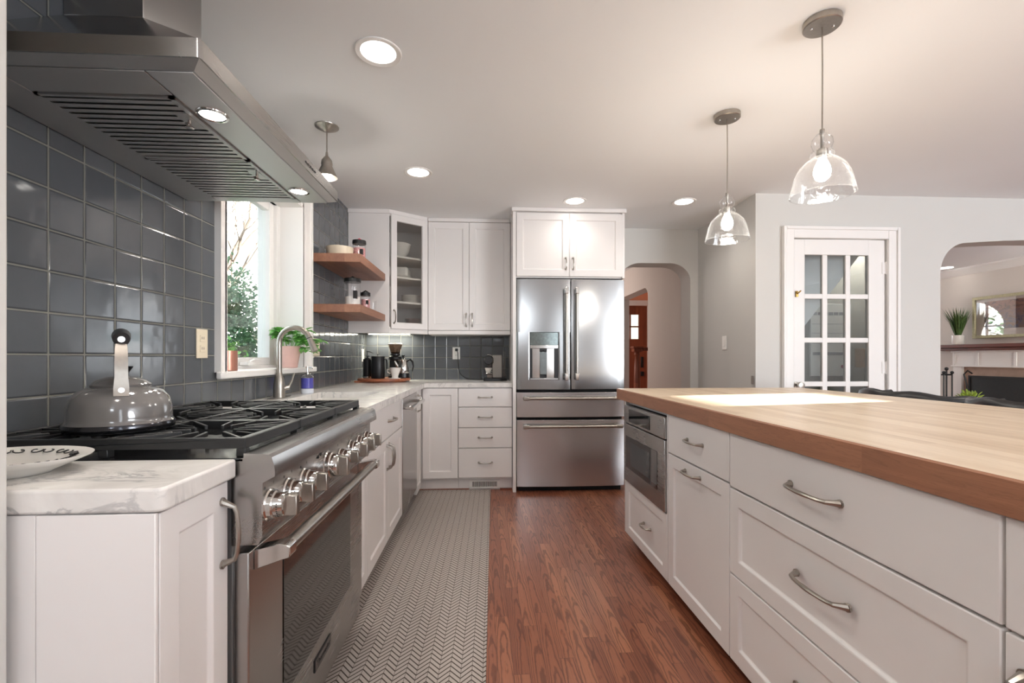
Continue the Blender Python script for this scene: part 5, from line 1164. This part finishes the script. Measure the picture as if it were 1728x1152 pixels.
pendant(1.245, 2.322, 'seeded glass pendant over the island hanging nearer the refrigerator')
px, py = -0.866, 2.562
t = thing('small_pendant_light', 'small brushed nickel cone pendant hanging over the sink', 'pendant light', (px, py, CZ))
finish('canopy', MB().lathe([(0, -.030), (.012, -.028), (.040, -.016), (.062, -.004), (.063, -.0005), (0, -.0005)], (px, py, CZ), 36), 'nickel', t, smooth=40)
finish('stem', MB().tube([(px, py, CZ - .028), (px, py, 2.235)], .0035, 8), 'nickel', t)
finish('cone_shade', MB().lathe([(.006, 2.245), (.008, 2.225), (.016, 2.215), (.027, 2.200), (.030, 2.180), (.028, 2.170), (.056, 2.108), (.054, 2.108), (.026, 2.170), (.0, 2.18)], (px, py, 0), 36), 'nickel', t, smooth=40)
finish('bulb', MB().lathe([(0, 2.095), (.018, 2.10), (.024, 2.12), (.020, 2.14), (0, 2.15)], (px, py, 0), 20), 'bulb', t, smooth=60)
point('sink_pendant_glow', (px, py, 2.075), 3.5, WARM, .03)

# ------------------------------------------------------------------ hall: front door, newel post
fd = thing('front_door', 'reddish stained wood front door with small square panes at the end of the hall', 'door', (2.38, 8.02, 0))
DXa, DXb = 1.925, 2.835; m = MB()
wx = [DXa + .135 + k * .1625 for k in range(5)]
m.box(DXa, wx[0], 8.02, 8.06, .005, 2.035).box(wx[4] - .012, DXb, 8.02, 8.06, .005, 2.035).box(wx[0], wx[4] - .012, 8.02, 8.06, 1.885, 2.035).box(wx[0], wx[4] - .012, 8.02, 8.06, .005, 1.455).box(wx[0], wx[4] - .012, 8.025, 8.055, 1.66, 1.685)
for k in (1, 2, 3): m.box(wx[k] - .02, wx[k] + .008, 8.025, 8.055, 1.455, 1.885)
m.box(DXa + .1, DXb - .1, 8.012, 8.02, 1.28, 1.30)
finish('door_panel', m, 'redwood', fd, 0.003)
finish('panes', MB().box(wx[0], wx[4] - .012, 8.038, 8.042, 1.455, 1.885), 'pane', fd)
finish('lock_plate', MB().box(2.725, 2.775, 8.005, 8.02, .95, 1.14).box(2.72, 2.78, 7.99, 8.02, .80, .88), 'black', fd, 0.008)
nw = thing('newel_post', 'turned reddish wood newel post with square cap in the hall', 'stair post', (2.155, 6.5, 0))
finish('post', MB().lathe([(.06, 0), (.06, .12), (.045, .14), (.038, .2), (.052, .5), (.040, 1.0), (.030, 1.14), (.045, 1.17), (.035, 1.19), (.04, 1.21)], (2.155, 6.5, 0), 8), 'redwood', nw)
finish('cap', MB().box(2.095, 2.215, 6.44, 6.56, 1.21, 1.26).box(2.08, 2.23, 6.425, 6.575, 1.26, 1.285), 'redwood', nw, 0.006)
tag(finish('handrail', MB().box(2.232, 2.62, 6.47, 6.53, 1.225, 1.272), 'redwood', bevel=0.01), 'reddish wood handrail running right from the newel post', 'handrail')
tag(finish('stair_panel', MB().box(2.33, 2.62, 6.46, 6.54, 0, 1.224), 'trim'), 'white stair side panel beneath the hall handrail', 'stair panel')

# ------------------------------------------------------------------ living room: fireplace, picture, plants
fp = thing('fireplace', 'white panelled fireplace surround with dark wood mantel shelf beyond the wide arch', 'fireplace', (6.6, 5.6, 0))
finish('mantel_shelf', MB().box(6.47, FX - .001, 4.55, 6.52, 1.262, 1.306).box(6.52, FX - .001, 4.60, 6.47, 1.225, 1.262), 'mantel', fp, 0.005)
m = MB().box(6.62, FX - .001, 4.62, 6.19, 1.00, 1.224).box(6.62, FX - .001, 6.08, 6.19, 0, 1.00).box(6.62, FX - .001, 4.62, 4.74, 0, 1.00).box(6.60, 6.62, 4.60, 6.21, 1.195, 1.224).box(6.60, 6.62, 4.60, 6.21, 1.00, 1.02)
for y in (4.62, 4.90, 5.40, 5.85, 6.16): m.box(6.607, 6.62, y, y + .03, 1.02, 1.195)
finish('surround', m, 'trim', fp, 0.003)
finish('stone_facing', MB().box(6.66, FX - .001, 5.93, 6.08, 0, 1.00).box(6.66, FX - .001, 4.74, 4.90, 0, 1.00).box(6.66, FX - .001, 4.90, 5.93, .86, 1.00), 'sand', fp)
finish('firebox', MB().box(6.70, FX - .001, 4.90, 5.93, 0, .86), 'soot', fp)
sc2 = thing('fireplace_screen', 'black metal screen standing before the fireplace opening', 'fire screen', (6.55, 5.4, 0))
finish('screen_frame', MB().box(6.555, 6.575, 4.85, 5.93, .86, .885).box(6.555, 6.575, 5.91, 5.93, 0, .86).box(6.555, 6.575, 4.85, 4.87, 0, .86).tube([(6.56, 5.94, 0.1), (6.56, 5.95, .75), (6.55, 5.98, .90), (6.56, 5.94, .95), (6.57, 5.89, .91)], .010, 8), 'black', sc2)
finish('screen_mesh', MB().box(6.563, 6.567, 4.87, 5.91, 0.02, .86), 'soot', sc2)
ft = thing('fireplace_tools', 'set of black iron fireplace tools on a stand left of the fireplace', 'fire tools', (6.42, 6.42, 0))
tx, ty = 6.38, 6.06
finish('stand', MB().lathe([(.10, 0), (.10, .02), (.02, .03), (.010, .04), (.010, .95)], (tx, ty, 0), 16).sphere((tx, ty, .97), .024, 12, 8).box(tx - .07, tx + .07, ty - .01, ty + .01, .88, .90), 'black', ft)
for dx in (-.06, .06): finish('tool', MB().tube([(tx + dx, ty - .02, .10), (tx + dx, ty - .02, .90)], .009, 8).sphere((tx + dx, ty - .02, .92), .022, 10, 6).box(tx - .03 + dx, tx + .03 + dx, ty - .025, ty - .015, .05, .16), 'black', ft)
# picture
pic = thing('framed_picture', 'wide abstract river painting in a pale gilt frame above the mantel', 'picture', (6.70, 5.3, 1.4)); ya, yb, za, zb = 4.55, 6.00, 1.388, 1.95
m = MB().box(6.69, 6.728, ya, yb, za, za + .035).box(6.69, 6.728, ya, yb, zb - .035, zb).box(6.69, 6.728, ya, ya + .035, za + .035, zb - .035).box(6.69, 6.728, yb - .035, yb, za + .035, zb - .035)
finish('frame', m, 'gold', pic, 0.004); finish('mount', MB().box(6.712, 6.728, ya + .035, yb - .035, za + .035, zb - .035), 'mat', pic)
finish('print', MB().box(6.7095, 6.7118, ya + .13, yb - .14, za + .12, zb - .075), 'painting', pic)
finish('glazing', MB().box(6.704, 6.706, ya + .035, yb - .035, za + .035, zb - .035), 'artglass', pic)
def blades(m, c, n, L, spread, rnd, xmax=99):
    for k in range(n):
        a = rnd.random() * 2 * PI; r = rnd.random() ** .5; d = Vector((math.cos(a), math.sin(a), 0)) * spread * r; h = L * rnd.uniform(.7, 1.0)
        p0 = c + d * .15; p1 = c + d * .5 + Z(h * .6); p2 = c + d + Z(h); p2.x = min(p2.x, xmax); p1.x = min(p1.x, xmax); s = Vector((-math.sin(a), math.cos(a), 0)) * .006
        m.add([p0 - s, p0 + s, p1 + s * .8, p1 - s * .8, p2], [(0, 1, 2, 3), (3, 2, 4)])
gp = thing('potted_grass', 'spiky green grass plant in a white pot on the mantel shelf', 'potted plant', (6.58, 6.28, 1.3065)); gcx = Vector((6.56, 6.07, 1.3065))
finish('pot', MB().lathe([(0, 0), (.062, 0), (.064, .004), (.068, .13), (.062, .13), (.060, .12), (0, .118)], gcx, 28), 'ceramic', gp)
m = MB(); blades(m, gcx + Z(.118), 150, .42, .20, random.Random(5), 6.68); finish('grass_blades', m, 'grass', gp)
tb = thing('side_table', 'small dark table holding a lime green plant behind the stools', 'table', (3.1, 2.8, 0))
finish('table_top', MB().lathe([(0, .70), (.22, .70), (.22, .725), (0, .725)], (3.1, 2.80, 0), 30), 'mantel', tb)
finish('pedestal', MB().lathe([(.16, 0), (.16, .02), (.03, .04), (.03, .70)], (3.1, 2.80, 0), 20), 'mantel', tb)
lp = thing('lime_plant', 'small lime green leafy plant just showing above the stool backs', 'potted plant', (3.1, 2.80, .7255)); lc = Vector((3.1, 2.80, .7255))
finish('pot', MB().lathe([(0, 0), (.05, 0), (.06, .09), (.055, .09), (0, .08)], lc, 24), 'ceramic', lp)
m = MB(); rnd = random.Random(9)
for k in range(170):
    a = rnd.random() * 2 * PI; e = rnd.uniform(.1, 1.4); d = Vector((math.cos(a) * math.cos(e), math.sin(a) * math.cos(e), math.sin(e) * .9)); leafcard(m, lc + Z(.085) + d * rnd.uniform(.02, .09), d, Vector((0, 0, 1)) if e < 1.2 else Vector((1, 0, 0)), .04, .010)
finish('leaves', m, 'lime', lp)

# ------------------------------------------------------------------ outdoors: seen through the sink window and the front door panes
tag(finish('garden_ground', MB().box(-14, -1.5, -6, 16, -.5, -.4), 'stone', origin=(0, 0, -.5)), 'pale ground outside the sink window', 'ground')['kind'] = 'structure'
nh = thing('neighbour_house', 'pale masonry house with a shuttered window outside the sink window', 'house', (-6.5, 12, -.4))
finish('house_wall', MB().box(-8.0, -7.0, 5.0, 18.0, -.4, 7.5), 'siding', nh)
finish('corner_quoins', MB().box(-7.0, -6.9, 12.2, 12.9, -.4, 7.5), 'brick_w', nh)
m = MB().box(-7.0, -6.92, 10.9, 12.0, 3.75, 3.9).box(-7.0, -6.92, 10.9, 12.0, 4.35, 4.45)
for k in range(5): m.box(-6.99, -6.94, 10.95, 11.95, 3.93 + k * .08, 3.97 + k * .08)
finish('shutter', m, 'taupe', nh)
def bush(name, label, c, rx, ry, rz, n, seed, mat='leaf_d', L=.09):
    rnd = random.Random(seed); m = MB(); t = thing(name, label, 'shrub', (c[0], c[1], c[2] - rz))
    for k in range(n):
        a = rnd.random() * 2 * PI; e = math.asin(rnd.uniform(-1, 1)); q = rnd.uniform(.45, 1.0) * (1 + .15 * math.sin(5 * a + 3 * e))
        d = Vector((math.cos(a) * math.cos(e), math.sin(a) * math.cos(e), math.sin(e))); p = Vector((c[0] + d.x * rx * q, c[1] + d.y * ry * q, c[2] + d.z * rz * q))
        leafcard(m, p, (d + Vector((rnd.uniform(-1, 1), rnd.uniform(-1, 1), rnd.uniform(-1, 1)))), Vector((rnd.uniform(-1, 1), .3, 1)), L * rnd.uniform(.7, 1.3), L * .34)
    finish('foliage', m, mat, t); finish('stem', MB().tube([(c[0], c[1], c[2] - rz), (c[0], c[1], c[2])], .05, 8), 'bark', t); return t
bush('garden_shrub', 'tall dense green shrub outside the sink window', (-3.95, 7.15, 1.18), .60, .78, 1.36, 8000, 21, L=.075)
bush('garden_shrub', 'pale green low shrub beneath the sink window outside', (-2.9, 5.35, .45), .36, .42, .84, 700, 22, 'leaf', .07)
bt = thing('bare_tree', 'bare branching tree outside the sink window', 'tree', (-4.9, 8.6, -.4)); m = MB(); rnd = random.Random(2)
def branch(p, d, L, r, depth):
    n = 5; pts = [p]; q = p.copy(); dd = d.copy()
    for k in range(n):
        dd = (dd + Vector((rnd.uniform(-.28, .28), rnd.uniform(-.28, .28), rnd.uniform(-.12, .22)))).normalized(); q = q + dd * L / n; pts.append(q.copy())
    m.tube(pts, [r * (1 - .45 * k / n) for k in range(n + 1)], 6)
    if depth > 0:
        for j in range(3):
            k = rnd.randint(2, n); a = (dd + Vector((rnd.uniform(-.9, .9), rnd.uniform(-.9, .9), rnd.uniform(-.2, .6)))).normalized(); branch(pts[k], a, L * .68, r * .52, depth - 1)
TB = Vector((-5.35, 9.75, -.4))
branch(TB, Vector((0, .02, 1)), 3.0, .085, 0)
for dx, dy, zz, rr in ((.05, -.55, 2.2, .05), (-.1, .35, 2.5, .045), (.1, -.2, 2.5, .05), (0, -.8, 2.0, .035)): branch(TB + Vector((0, .05, zz)), Vector((dx, dy, 1)), 2.0, rr, 4)
finish('branches', m, 'bark', bt)
bush('garden_shrub', 'green leafy bush outside the front door panes', (2.2, 11.6, 1.7), .85, .6, 1.7, 1800, 24, 'leaf_d', .16)
bush('garden_shrub', 'green leafy bush outside the arched window of the room beyond', (0.6, 9.9, 1.6), .6, 1.1, 1.5, 1500, 25, 'leaf_d', .14)
